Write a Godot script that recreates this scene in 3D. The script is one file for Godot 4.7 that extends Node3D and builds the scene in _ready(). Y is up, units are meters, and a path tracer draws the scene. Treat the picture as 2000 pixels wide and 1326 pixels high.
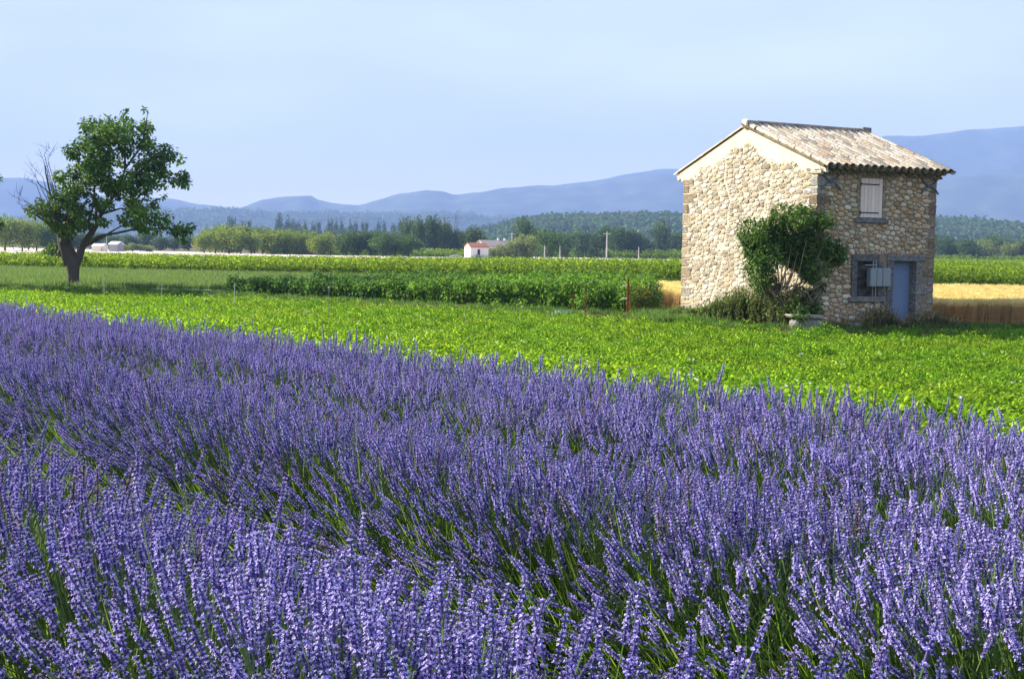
extends Node3D

# ------------------------------------------------------------------ mesh builder
class MB:
	var v := PackedVector3Array()
	var c := PackedColorArray()
	var t := PackedInt32Array()

	func vert(p: Vector3, col: Color) -> int:
		v.append(p)
		c.append(col)
		return v.size() - 1

	func tri(a: Vector3, b: Vector3, d: Vector3, col: Color) -> void:
		var n := v.size()
		v.append(a); v.append(b); v.append(d)
		c.append(col); c.append(col); c.append(col)
		t.append(n); t.append(n + 1); t.append(n + 2)

	func quad(a: Vector3, b: Vector3, d: Vector3, e: Vector3, col: Color) -> void:
		tri(a, b, d, col)
		tri(a, d, e, col)

	# an oval leaf of four faces, bent along its length
	func leaf(p: Vector3, dir: Vector3, up: Vector3, length: float, width: float, bend: float, col: Color) -> void:
		var side := dir.cross(up).normalized()
		var nn := side.cross(dir).normalized()
		var m1 := p + dir * length * 0.33
		var m2 := p + dir * length * 0.68 - nn * bend * length * 0.35
		var tip := p + dir * length - nn * bend * length
		var n := v.size()
		var k1 := side * width * 0.5 + nn * width * 0.12
		var k1b := -side * width * 0.5 + nn * width * 0.12
		var k2 := side * width * 0.4 + nn * width * 0.1
		var k2b := -side * width * 0.4 + nn * width * 0.1
		for q in [p, m1 + k1, m1 + k1b, m2 + k2, m2 + k2b, tip]:
			v.append(q)
			c.append(col)
		for q in [0, 1, 2, 1, 3, 4, 1, 4, 2, 3, 5, 4]:
			t.append(n + q)

	# a kite of two faces
	func kite(p: Vector3, dir: Vector3, side: Vector3, length: float, width: float, col: Color) -> void:
		var n := v.size()
		v.append(p); v.append(p + dir * length * 0.5 + side * width * 0.5); v.append(p + dir * length); v.append(p + dir * length * 0.5 - side * width * 0.5)
		for k in 4: c.append(col)
		t.append(n); t.append(n + 1); t.append(n + 2); t.append(n); t.append(n + 2); t.append(n + 3)

	# a tapered tube along points
	func tube(ps: Array, rs: Array, sides: int, col: Color, cap := true, wob := 0.0) -> void:
		var start := v.size()
		var last := ps.size() - 1
		for i in ps.size():
			var d: Vector3 = (ps[mini(i + 1, last)] - ps[maxi(i - 1, 0)]).normalized()
			var s := d.cross(Vector3(0.31, 0.1, 0.94)).normalized()
			var w := d.cross(s)
			for k in sides:
				var an := TAU * k / sides
				var r: float = rs[i] * (1.0 + wob * sin(k * 12.9 + i * 7.7))
				v.append(ps[i] + (s * cos(an) + w * sin(an)) * r)
				c.append(col)
		for i in last:
			for k in sides:
				var a := start + i * sides + k
				var b := start + i * sides + (k + 1) % sides
				t.append(a); t.append(a + sides); t.append(b)
				t.append(b); t.append(a + sides); t.append(b + sides)
		if cap:
			for e in [0, last]:
				var n := v.size()
				v.append(ps[e]); c.append(col)
				for k in sides:
					var a2: int = start + e * sides + k
					var b2: int = start + e * sides + (k + 1) % sides
					if e == 0:
						t.append(n); t.append(a2); t.append(b2)
					else:
						t.append(n); t.append(b2); t.append(a2)

	# a box with chamfered long edges; jitter moves its corners
	func box(lo: Vector3, hi: Vector3, bevel: float, col: Color, xf := Transform3D(), jit := 0.0, rng: RandomNumberGenerator = null) -> void:
		var mid := (lo + hi) * 0.5
		var h := (hi - lo) * 0.5
		var b := minf(bevel, minf(h.x, minf(h.y, h.z)) * 0.9)
		var P := {}
		for sx in [-1, 1]:
			for sy in [-1, 1]:
				for sz in [-1, 1]:
					var j := Vector3.ZERO
					if rng: j = Vector3(rng.randf_range(-jit, jit), rng.randf_range(-jit, jit), rng.randf_range(-jit, jit))
					var s := Vector3(sx, sy, sz)
					for ax in 3:
						var q := Vector3(h.x - b, h.y - b, h.z - b)
						q[ax] = h[ax]
						P[[sx, sy, sz, ax]] = xf * (mid + q * s + j)
		for ax in 3:
			var u := (ax + 1) % 3
			var w := (ax + 2) % 3
			for s in [-1, 1]:
				var k := []
				for e in [[-1, -1], [1, -1], [1, 1], [-1, 1]]:
					var key := [0, 0, 0, ax]
					key[ax] = s; key[u] = e[0]; key[w] = e[1]
					k.append(P[key])
				if s > 0: quad(k[0], k[3], k[2], k[1], col)
				else: quad(k[0], k[1], k[2], k[3], col)
			# edges running along ax, between faces u and w
			for su in [-1, 1]:
				for sw in [-1, 1]:
					var key1 := [0, 0, 0, u]
					key1[u] = su; key1[w] = sw; key1[ax] = -1
					var a: Vector3 = P[[key1[0], key1[1], key1[2], u]]
					var a2: Vector3 = P[[key1[0], key1[1], key1[2], w]]
					key1[ax] = 1
					var d: Vector3 = P[[key1[0], key1[1], key1[2], u]]
					var d2: Vector3 = P[[key1[0], key1[1], key1[2], w]]
					if su * sw > 0: quad(a, d, d2, a2, col)
					else: quad(a, a2, d2, d, col)
		for sx in [-1, 1]:
			for sy in [-1, 1]:
				for sz in [-1, 1]:
					if sx * sy * sz > 0: tri(P[[sx, sy, sz, 0]], P[[sx, sy, sz, 2]], P[[sx, sy, sz, 1]], col)
					else: tri(P[[sx, sy, sz, 0]], P[[sx, sy, sz, 1]], P[[sx, sy, sz, 2]], col)

	func mesh(smooth := false) -> ArrayMesh:
		var a := []
		a.resize(Mesh.ARRAY_MAX)
		a[Mesh.ARRAY_VERTEX] = v
		a[Mesh.ARRAY_COLOR] = c
		a[Mesh.ARRAY_INDEX] = t
		if smooth:
			var n := PackedVector3Array()
			n.resize(v.size())
			for i in range(0, t.size(), 3):
				var f := (v[t[i + 2]] - v[t[i]]).cross(v[t[i + 1]] - v[t[i]])
				n[t[i]] += f; n[t[i + 1]] += f; n[t[i + 2]] += f
			for i in n.size(): n[i] = n[i].normalized() if n[i].length_squared() > 1e-16 else Vector3.UP
			a[Mesh.ARRAY_NORMAL] = n
		var m := ArrayMesh.new()
		m.add_surface_from_arrays(Mesh.PRIMITIVE_TRIANGLES, a)
		return m

# ------------------------------------------------------------------ node helpers
var rng := RandomNumberGenerator.new()
var cam_basis: Basis
const EYE := Vector3(0, 2.1, 0)
const LENS := 2693.155     # focal length in pixels of a picture 2000 wide
var M := {}

func tag(o: Node3D, label := "", category := "", group := "", kind := "") -> Node3D:
	if label: o.set_meta("label", label)
	if category: o.set_meta("category", category)
	if group: o.set_meta("group", group)
	if kind: o.set_meta("kind", kind)
	return o

func build(called: String, mesh: Mesh, mat: Material, parent: Node = self, at := Vector3.ZERO) -> MeshInstance3D:
	var o := MeshInstance3D.new()
	o.name = called
	o.mesh = mesh
	o.material_override = mat
	o.position = at
	parent.add_child(o, true)
	return o

func thing(called: String, label: String, category: String, at := Vector3.ZERO, turn := 0.0, group := "") -> Node3D:
	var o := Node3D.new()
	o.name = called
	o.position = at
	o.rotation.y = turn
	add_child(o, true)
	return tag(o, label, category, group)

func struct(called: String, mesh: Mesh, mat: Material, label := "") -> MeshInstance3D:
	var o := build(called, mesh, mat)
	tag(o, label, "", "", "structure")
	return o

func scatter(called: String, mesh: Mesh, mat: Material, xf: Array, cols := PackedColorArray(), parent: Node = self) -> MultiMeshInstance3D:
	var mm := MultiMesh.new()
	mm.transform_format = MultiMesh.TRANSFORM_3D
	mm.use_colors = cols.size() > 0
	mm.mesh = mesh
	mm.instance_count = xf.size()
	for i in xf.size():
		mm.set_instance_transform(i, xf[i])
		if cols.size(): mm.set_instance_color(i, cols[i])
	var o := MultiMeshInstance3D.new()
	o.name = called
	o.multimesh = mm
	o.material_override = mat
	parent.add_child(o, true)
	o.set_meta("kind", "stuff")
	return o

# one mesh per variant, all under one part would be several parts: instead variants are kept together as surfaces of several MultiMeshes
func scatter_variants(called: String, meshes: Array, mat: Material, xf: Array, cols: PackedColorArray, parent: Node = self) -> Array:
	var lists := []
	var tints := []
	for k in meshes.size():
		lists.append([])
		tints.append(PackedColorArray())
	for i in xf.size():
		var k := i % meshes.size()
		lists[k].append(xf[i])
		tints[k].append(cols[i])
	var made := []
	for k in meshes.size(): made.append(scatter(called, meshes[k], mat, lists[k], tints[k], parent))
	return made

func ray(px: float, py: float) -> Vector3:
	return cam_basis * Vector3((px - 1000.0) / LENS, (663.0 - py) / LENS, -1.0)

# the point of the plain (or of a level h above it) seen at a place of the photograph
func gp(px: float, py: float, h := 0.0) -> Vector3:
	var d := ray(px, py)
	return EYE + d * ((h - EYE.y) / d.y)

func far_at(px: float, py: float, dist: float) -> Vector3:
	var d := ray(px, py)
	return EYE + d * (dist / -d.z)

func lin(r: float, g: float, b: float) -> Color:
	return Color(r, g, b)

func jitter(col: Color, amount: float) -> Color:
	var k := 1.0 + rng.randf_range(-amount, amount)
	return Color(col.r * k * (1.0 + rng.randf_range(-amount, amount) * 0.3), col.g * k, col.b * k * (1.0 + rng.randf_range(-amount, amount) * 0.3))

func rand_dir() -> Vector3:
	var z := rng.randf_range(-1, 1)
	var a := rng.randf() * TAU
	var r := sqrt(1 - z * z)
	return Vector3(r * cos(a), z, r * sin(a))

# lavender rows run along ROW; ACROSS points away from the camera, over the rows
const ROW := Vector3(-0.645, 0, -0.764)
const ACROSS := Vector3(0.764, 0, -0.645)
func over_rows(x: float, z: float) -> float:
	return 0.764 * x - 0.645 * z

var FIELD := PackedVector2Array([Vector2(40, 0), Vector2(40, -42.6), Vector2(15.5, -41.0), Vector2(13.0, -39.9), Vector2(8.4, -37.6), Vector2(6.5, -39.2), Vector2(4.9, -42.6), Vector2(3.8, -45.2), Vector2(-12.9, -58.3), Vector2(-21, -61.6), Vector2(-45, -63.5), Vector2(-45, 0)])

func ground_h(x: float, z: float) -> float:
	if z < -120.0: return 0.0
	var n := over_rows(x, z)
	var h := 0.7 * (1.0 - smoothstep(5.0, 24.0, n))
	# the potato field lies a little lower than the land round it
	if n > 5.0:
		var p := Vector2(x, z)
		if Geometry2D.is_point_in_polygon(p, FIELD):
			var d := 99.0
			for k in range(1, FIELD.size() - 1):
				d = minf(d, Geometry2D.get_closest_point_to_segment(p, FIELD[k], FIELD[k + 1]).distance_to(p))
			h -= 0.40 * smoothstep(0.0, 1.0, d) * smoothstep(5.0, 16.0, n)
	return h

func noise_tex(freq: float, seed_: int, lo: Color, hi: Color, size := 512, oct := 5, mid := Color(-1, 0, 0)) -> NoiseTexture2D:
	var n := FastNoiseLite.new()
	n.seed = seed_
	n.frequency = freq
	n.fractal_octaves = oct
	var t := NoiseTexture2D.new()
	t.noise = n
	t.width = size
	t.height = size
	t.seamless = true
	var g := Gradient.new()
	g.set_color(0, lo)
	g.set_color(1, hi)
	if mid.r >= 0: g.add_point(0.5, mid)
	t.color_ramp = g
	return t

func veg(called: String, through: float, rough := 0.6, spec := 0.3) -> StandardMaterial3D:
	var m := StandardMaterial3D.new()
	m.resource_name = called
	m.vertex_color_use_as_albedo = true
	m.roughness = rough
	m.metallic_specular = spec
	m.cull_mode = BaseMaterial3D.CULL_DISABLED
	if through > 0.0:
		m.backlight_enabled = true
		m.backlight = Color(through, through, through * 0.55).linear_to_srgb()
	return m

func surf(called: String, albedo: Color, rough: float, tex: Texture2D = null, scale := 1.0, relief := 0.0, rtex: Texture2D = null, vcol := false, world := true) -> StandardMaterial3D:
	var m := StandardMaterial3D.new()
	m.resource_name = called
	m.albedo_color = albedo.linear_to_srgb()
	m.roughness = rough
	m.metallic_specular = 0.3
	m.vertex_color_use_as_albedo = vcol
	if tex:
		m.albedo_texture = tex
		m.uv1_triplanar = true
		m.uv1_world_triplanar = world
		m.uv1_scale = Vector3.ONE * scale
	if relief > 0.0:
		m.heightmap_enabled = true
		m.heightmap_texture = rtex if rtex else tex
		m.heightmap_scale = relief
	return m

func ordinal(n: int) -> String:
	return ["first", "second", "third", "fourth", "fifth", "sixth", "seventh", "eighth", "ninth", "tenth", "eleventh", "twelfth", "thirteenth", "fourteenth", "fifteenth", "sixteenth", "seventeenth", "eighteenth", "nineteenth", "twentieth", "twenty-first", "twenty-second", "twenty-third", "twenty-fourth", "twenty-fifth", "twenty-sixth", "twenty-seventh", "twenty-eighth", "twenty-ninth", "thirtieth"][n]

# ------------------------------------------------------------------ the scene
func _ready() -> void:
	rng.seed = 20
	setup()
	materials()
	terrain()
	mountains()
	house()
	far_buildings()
	far_trees()
	main_tree()
	house_bush()
	bean_plot()
	lavender()
	crop_field()
	wheat()
	meadow()
	vineyards()
	small_things()

func setup() -> void:
	var cam := Camera3D.new()
	cam.name = "camera"
	cam.position = EYE
	cam_basis = Basis(Vector3.RIGHT, deg_to_rad(-3.738)) * Basis(Vector3.BACK, deg_to_rad(0.944))
	cam.basis = cam_basis
	cam.fov = rad_to_deg(2.0 * atan(663.0 / LENS))
	cam.near = 0.05
	cam.far = 20000.0
	add_child(cam)
	cam.current = true

	var sky := ProceduralSkyMaterial.new()
	sky.sky_top_color = Color(0.205, 0.255, 0.345).linear_to_srgb()
	sky.sky_horizon_color = Color(0.53, 0.48, 0.40).linear_to_srgb()
	sky.sky_curve = 0.05
	sky.ground_bottom_color = Color(0.16, 0.2, 0.1).linear_to_srgb()
	sky.ground_horizon_color = Color(0.5, 0.6, 0.7).linear_to_srgb()
	sky.sun_angle_max = 8.0
	sky.sky_cover = veil()
	sky.sky_cover_modulate = Color(1, 1, 1, 0.11)
	var env := Environment.new()
	env.background_mode = Environment.BG_SKY
	env.sky = Sky.new()
	env.sky.sky_material = sky
	env.tonemap_mode = Environment.TONE_MAPPER_LINEAR
	env.tonemap_exposure = 3.1
	env.sdfgi_enabled = true
	env.ssao_enabled = true
	env.ssil_enabled = true
	env.fog_enabled = true
	env.fog_density = 0.00021
	env.fog_light_color = Color(0.33, 0.50, 1.0).linear_to_srgb()
	var we := WorldEnvironment.new()
	we.name = "environment"
	we.environment = env
	add_child(we)

	var sun := DirectionalLight3D.new()
	sun.name = "sun"
	sun.light_energy = 1.6
	sun.light_color = Color(1.0, 0.90, 0.72).linear_to_srgb()
	sun.light_angular_distance = 0.5
	sun.shadow_enabled = true
	var alt := deg_to_rad(28.0)
	var to_sun := Vector3(-0.91 * cos(alt), sin(alt), -0.415 * cos(alt))
	sun.look_at_from_position(to_sun * 100.0, Vector3.ZERO)
	add_child(sun)

# thin high cloud, the same all round
func veil() -> Texture2D:
	var n := FastNoiseLite.new()
	n.seed = 5
	n.frequency = 1.0
	n.fractal_octaves = 5
	var im := Image.create(1024, 512, false, Image.FORMAT_RGBA8)
	for j in 512:
		var el := (0.5 - (j + 0.5) / 512.0) * PI
		for i in 1024:
			var az := (i + 0.5) / 1024.0 * TAU
			var d := Vector3(cos(az) * cos(el), sin(el) * 4.5, sin(az) * cos(el))
			var a := pow(clampf(0.42 + n.get_noise_3dv(d * 1.6) * 1.3, 0, 1), 1.5)
			im.set_pixel(i, j, Color(0.95, 0.97, 1.0, a * 0.8 if el > 0 else 0.0))
	return ImageTexture.create_from_image(im)

func materials() -> void:
	M.leaf = veg("leaf", 1.2, 0.55, 0.35)
	M.crop = veg("crop_leaf", 1.3, 0.55, 0.22)
	M.tree = veg("tree_leaf", 0.75, 0.55, 0.3)
	M.flower = veg("lavender", 0.6, 0.7, 0.2)
	M.straw = veg("straw", 1.3, 0.7, 0.2)
	M.paint = veg("painted", 0.0, 0.6, 0.3)
	var grain := noise_tex(0.02, 3, Color(0.72, 0.72, 0.72), Color(1, 1, 1), 512, 6)
	var relief := noise_tex(0.03, 4, Color(0, 0, 0), Color(1, 1, 1), 512, 5)
	M.stone = surf("stone", Color(1, 1, 1), 0.9, grain, 2.2, 0.5, relief, true, false)
	M.block = surf("cut_stone", Color(1, 1, 1), 0.9, noise_tex(0.015, 8, Color(0.55, 0.55, 0.56), Color(1, 1, 1), 512, 6), 1.1, 0.6, relief, true, false)
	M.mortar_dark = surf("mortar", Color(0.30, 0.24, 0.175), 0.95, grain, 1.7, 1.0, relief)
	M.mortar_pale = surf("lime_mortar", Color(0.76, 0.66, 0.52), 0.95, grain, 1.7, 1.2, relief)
	M.plaster = surf("plaster", Color(0.84, 0.77, 0.66), 0.92, noise_tex(0.01, 9, Color(0.82, 0.80, 0.77), Color(1, 1, 1), 512, 6), 0.9, 0.8, relief)
	M.tile = surf("clay_tile", Color(1, 1, 1), 0.85, noise_tex(0.02, 12, Color(0.42, 0.41, 0.40), Color(1, 1, 1), 512, 6, Color(0.9, 0.9, 0.9)), 1.3, 0.5, relief, true)
	M.bark = surf("bark", Color(0.19, 0.16, 0.135), 0.95, noise_tex(0.03, 14, Color(0.45, 0.45, 0.45), Color(1, 1, 1)), 1.4, 4.0, relief)
	M.wood = surf("bare_wood", Color(0.74, 0.55, 0.51), 0.75, noise_tex(0.02, 15, Color(0.85, 0.82, 0.8), Color(1, 1, 1)), 2.0)
	M.iron = surf("iron", Color(0.02, 0.02, 0.025), 0.55)
	M.steel = surf("galvanised_steel", Color(0.30, 0.34, 0.38), 0.45, noise_tex(0.02, 16, Color(0.75, 0.78, 0.8), Color(1, 1, 1)), 3.0)
	M.steel.metallic = 0.3
	M.door = surf("door_paint", Color(0.19, 0.26, 0.42), 0.6, noise_tex(0.02, 17, Color(0.8, 0.82, 0.84), Color(1, 1, 1)), 1.5)
	M.rust = surf("rust", Color(0.33, 0.10, 0.03), 0.9, noise_tex(0.05, 18, Color(0.6, 0.5, 0.5), Color(1, 1, 1)), 3.0)
	M.concrete = surf("concrete", Color(0.42, 0.41, 0.40), 0.9)
	M.post = surf("weathered_post", Color(0.14, 0.09, 0.06), 0.95)

func terrain() -> void:
	var xs := [-4600.0, -3000.0, -1500.0, -600.0, -250.0, -120.0, -70.0]
	for i in range(-45, 46): xs.append(float(i))
	xs += [60.0, 90.0, 150.0, 300.0, 700.0, 1500.0, 3000.0, 4600.0]
	var zs := [300.0, 60.0, 20.0]
	for i in range(10, -91, -1): zs.append(float(i))
	zs += [-105.0, -120.0, -121.0, -160.0, -250.0, -400.0, -700.0, -1200.0, -2600.0, -4500.0, -6400.0]
	var b := MB.new()
	for z in zs:
		for x in xs: b.vert(Vector3(x, ground_h(x, z), z), Color.WHITE)
	var w := xs.size()
	for j in zs.size() - 1:
		for i in w - 1:
			var a := j * w + i
			b.t.append_array(PackedInt32Array([a, a + w, a + 1, a + 1, a + w, a + w + 1]))
	struct("ground", b.mesh(true), surf("soil", Color(1, 1, 1), 0.95, noise_tex(0.02, 21, Color(0.30, 0.24, 0.17), Color(0.34, 0.36, 0.16), 512, 6), 0.35, 3.0), "level farmland of brown and green soil")
	# sheets of other ground, one above the other
	sheet("meadow", [Vector2(-90, -63.5), Vector2(-12, -62), Vector2(8, -50), Vector2(40, -66), Vector2(60, -84), Vector2(-90, -104)], 0.012, surf("meadow_soil", Color(1, 1, 1), 1.0, noise_tex(0.02, 22, Color(0.32, 0.43, 0.20), Color(0.42, 0.52, 0.27)), 0.2), "strip of pale green hay meadow behind the tree")
	sheet("bare_field", [Vector2(-260, -150), Vector2(15, -150), Vector2(60, -250), Vector2(160, -395), Vector2(-30, -400), Vector2(-45, -330), Vector2(-230, -520)], 0.016, surf("pale_soil", Color(1, 1, 1), 1.0, noise_tex(0.02, 23, Color(0.76, 0.70, 0.68), Color(0.86, 0.80, 0.78)), 0.05), "pale bare field beyond the vineyard")
	sheet("wheat_soil", [Vector2(5.0, -51), Vector2(13.2, -42.2), Vector2(60, -41), Vector2(60, -64), Vector2(26, -68), Vector2(5.0, -64)], 0.02, surf("stubble", Color(1, 1, 1), 1.0, noise_tex(0.02, 24, Color(0.62, 0.50, 0.30), Color(0.76, 0.62, 0.38)), 0.4), "golden ground under the ripe wheat")

func sheet(called: String, poly: Array, h: float, mat: Material, label: String) -> void:
	var pk := PackedVector2Array(poly)
	var b := MB.new()
	for q in pk: b.vert(Vector3(q.x, h, q.y), Color.WHITE)
	var tr := Geometry2D.triangulate_polygon(pk)
	for i in range(0, tr.size(), 3):
		var p := pk[tr[i]]; var q := pk[tr[i + 1]]; var r := pk[tr[i + 2]]
		if (q - p).cross(r - p) > 0: b.t.append_array(PackedInt32Array([tr[i], tr[i + 1], tr[i + 2]]))
		else: b.t.append_array(PackedInt32Array([tr[i], tr[i + 2], tr[i + 1]]))
	struct(called, b.mesh(true), mat, label)

# ------------------------------------------------------------------ hills
# a ridge: its crest follows the heights given along its length, with flanks that fall to the plain on both sides
func ridge(called: String, crest: Array, dist: float, flank: float, rough: float, freq: float, seed_: int, mat: Material, label: String) -> Dictionary:
	var n := FastNoiseLite.new()
	n.seed = seed_
	n.frequency = freq
	n.fractal_octaves = 5
	var fine := FastNoiseLite.new()
	fine.seed = seed_ + 1
	fine.frequency = freq * 6.0
	var pts := []
	for q in crest: pts.append(far_at(q[0], q[1], dist))
	var x0: float = pts[0].x
	var x1: float = pts[-1].x
	var nx := 220
	var nz := 34
	var b := MB.new()
	for j in nz + 1:
		var s := float(j) / nz * 2.0 - 1.0      # -1 near foot, 0 crest, 1 far foot
		for i in nx + 1:
			var x := lerpf(x0, x1, float(i) / nx)
			var h := crest_h(pts, x)
			var z := -dist - s * flank
			var prof := 1.0 - pow(absf(s), 1.25)
			prof = clampf(prof, 0.0, 1.0)
			var rn := n.get_noise_2d(x, z) * rough * h * (0.25 + 1.6 * absf(s)) * smoothstep(0.0, 0.25, 1.0 - absf(s))
			rn -= absf(n.get_noise_2d(x * 1.8 + 900.0, z * 0.5)) * rough * h * 1.4 * absf(s) * smoothstep(0.0, 0.25, 1.0 - absf(s))
			rn += fine.get_noise_2d(x, z) * rough * h * 0.1
			b.vert(Vector3(x, maxf(h * prof + rn, -2.0) - 1.0, z), Color.WHITE)
	var w := nx + 1
	for j in nz:
		for i in nx:
			var a := j * w + i
			b.t.append_array(PackedInt32Array([a, a + w, a + 1, a + 1, a + w, a + w + 1]))
	struct(called, b.mesh(true), mat, label)
	return {"v": b.v, "nx": nx, "nz": nz}

func crest_h(pts: Array, x: float) -> float:
	for k in pts.size() - 1:
		if x <= pts[k + 1].x:
			var f := clampf((x - pts[k].x) / (pts[k + 1].x - pts[k].x), 0, 1)
			var f2 := f * f * (3 - 2 * f)
			return maxf(lerpf(pts[k].y, pts[k + 1].y, lerpf(f, f2, 0.6)), 1.0)
	return pts[-1].y

func mountains() -> void:
	var scrub := surf("mountain_scrub", Color(1, 1, 1), 1.0, noise_tex(0.012, 31, Color(0.08, 0.16, 0.14), Color(0.36, 0.38, 0.33), 512, 6), 0.0012)
	var wood := surf("hill_wood", Color(1, 1, 1), 1.0, noise_tex(0.02, 32, Color(0.20, 0.26, 0.16), Color(0.30, 0.36, 0.22), 512, 6), 0.01)
	ridge("distant_mountain", [[-900, 380], [-300, 372], [-40, 347], [40, 346], [85, 353], [150, 378], [260, 384], [330, 386], [390, 398], [460, 406], [620, 412], [900, 400], [1150, 352], [1260, 333], [1300, 328], [1400, 330], [1600, 350], [1900, 360], [2600, 390]], 5800.0, 480.0, 0.12, 0.0009, 41, scrub, "faint blue mountain chain on the skyline at the left")
	ridge("blue_mountain", [[-500, 470], [100, 455], [400, 432], [440, 415], [470, 406], [520, 389], [560, 384], [606, 380], [624, 390], [650, 395], [700, 399], [740, 388], [780, 376], [830, 369], [860, 371], [888, 381], [930, 376], [990, 367], [1060, 362], [1140, 357], [1200, 350], [1255, 343], [1300, 341], [1400, 352], [1600, 380], [1800, 420], [2400, 460]], 5100.0, 800.0, 0.16, 0.0012, 42, scrub, "blue mountain ridge with a rounded summit left of the stone hut")
	ridge("high_mountain", [[1050, 470], [1250, 420], [1400, 370], [1560, 310], [1680, 276], [1740, 266], [1800, 264], [1850, 261], [1900, 256], [1960, 251], [2030, 247], [2200, 240], [2600, 262], [3200, 330]], 5500.0, 800.0, 0.15, 0.0008, 43, scrub, "high pale blue mountain rising behind the stone hut")
	ridge("mountain_spur", [[1250, 470], [1500, 425], [1700, 375], [1835, 347], [1880, 338], [1940, 335], [2000, 338], [2200, 352], [2600, 400]], 4300.0, 700.0, 0.15, 0.0016, 44, scrub, "lower green-blue spur in front of the high mountain")
	var plateau := ridge("wooded_plateau", [[-700, 446], [0, 438], [180, 426], [310, 419], [420, 418], [480, 419], [540, 426], [600, 424], [700, 422], [780, 427], [900, 426], [980, 432], [1060, 438], [1200, 446], [1500, 456], [2400, 468]], 3600.0, 640.0, 0.22, 0.0024, 45, wood, "long low wooded plateau under the blue mountains")
	var hill := ridge("wooded_hill", [[800, 497], [900, 481], [950, 463], [1000, 449], [1050, 438], [1150, 435], [1250, 434], [1330, 436], [1500, 439], [1700, 441], [1830, 443], [1870, 443], [1905, 450], [1930, 466], [1980, 489], [2060, 503]], 1350.0, 380.0, 0.22, 0.0045, 46, wood, "dark wooded hill behind the stone hut")
	var blob := crown_mesh(90, Vector3(0, 0.45, 0), Vector3(0.62, 0.55, 0.62), 0.34, [lin(0.06, 0.12, 0.05), lin(0.10, 0.16, 0.06), lin(0.04, 0.09, 0.045)], 12, 71)
	forest("plateau_forest", plateau, blob, 6500, 11.0, 22.0, "forest covering the low plateau")
	forest("hill_forest", hill, blob, 6500, 5.5, 12.0, "forest of round trees covering the dark hill")

func forest(called: String, r: Dictionary, blob: Mesh, count: int, lo: float, hi: float, label: String) -> void:
	var xf := []
	var cols := PackedColorArray()
	var v: PackedVector3Array = r.v
	var tries := 0
	var n := FastNoiseLite.new()
	n.seed = 9
	n.frequency = 0.012
	while xf.size() < count and tries < count * 6:
		tries += 1
		var i := rng.randi_range(0, r.nx - 1)
		var j := rng.randi_range(0, int(r.nz * 0.62))
		var a: Vector3 = v[j * (r.nx + 1) + i]
		var p := a.lerp(v[j * (r.nx + 1) + i + 1], rng.randf()).lerp(v[(j + 1) * (r.nx + 1) + i], rng.randf())
		if absf(p.x) > -p.z * 0.55 or n.get_noise_2d(p.x * 0.4, p.z * 1.6) > 0.28: continue
		var s := rng.randf_range(lo, hi)
		xf.append(Transform3D(Basis(Vector3.UP, rng.randf() * TAU).scaled(Vector3(s * rng.randf_range(0.9, 1.3), s, s)), p - Vector3(0, s * 0.12, 0)))
		var k := rng.randf_range(0.6, 1.0)
		cols.append(Color(k * rng.randf_range(0.8, 1.0), k, k * 0.95))
	tag(scatter(called, blob, M.tree, xf, cols), label)

# a crown of many leaf clumps: centre, half-axes, leaf size, colours, number of clumps
func crown_mesh(leaves: int, centre: Vector3, axes: Vector3, size: float, cols: Array, clumps: int, seed_: int, hollow := 0.45, droop := 0.2) -> ArrayMesh:
	var g := RandomNumberGenerator.new()
	g.seed = seed_
	var b := MB.new()
	var each := maxi(1, leaves / clumps)
	for k in clumps:
		var d := Vector3(g.randfn(), g.randfn(), g.randfn()).normalized()
		var rad := pow(g.randf(), 0.4) * (1.0 - hollow) + hollow
		var p := centre + d * axes * rad * g.randf_range(0.75, 1.0)
		var cr := minf(axes.x, axes.z) * g.randf_range(0.28, 0.5)
		var base: Color = cols[g.randi() % cols.size()]
		for i in each:
			var o := Vector3(g.randfn(), g.randfn(), g.randfn()).normalized()
			var q := p + o * cr * pow(g.randf(), 0.35)
			var dir := (o + Vector3(g.randfn() * 0.5, g.randfn() * 0.5 - droop, g.randfn() * 0.5)).normalized()
			var side := dir.cross(Vector3(g.randfn(), g.randfn(), g.randfn())).normalized()
			var kk := g.randf_range(0.7, 1.2)
			b.kite(q, dir, side, size * g.randf_range(0.7, 1.3), size * 0.75, Color(base.r * kk, base.g * kk, base.b * kk))
	return b.mesh()

# ------------------------------------------------------------------ stone hut
const HUT := Vector3(8.602, 0, -39.285)   # foot of its near corner
const HUT_TURN := 0.503
const HW := 4.62     # front
const HD := 6.45     # depth
const HE := 4.74     # roof plane above the front wall
const HR := 5.95     # roof plane at the ridge
var hut: Node3D

func quad_wall(b: MB, x0: float, y0: float, x1: float, y1: float, z: float) -> void:
	if x1 - x0 > 0.001 and y1 - y0 > 0.001: b.quad(Vector3(x0, y0, z), Vector3(x0, y1, z), Vector3(x1, y1, z), Vector3(x1, y0, z), Color.WHITE)

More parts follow.
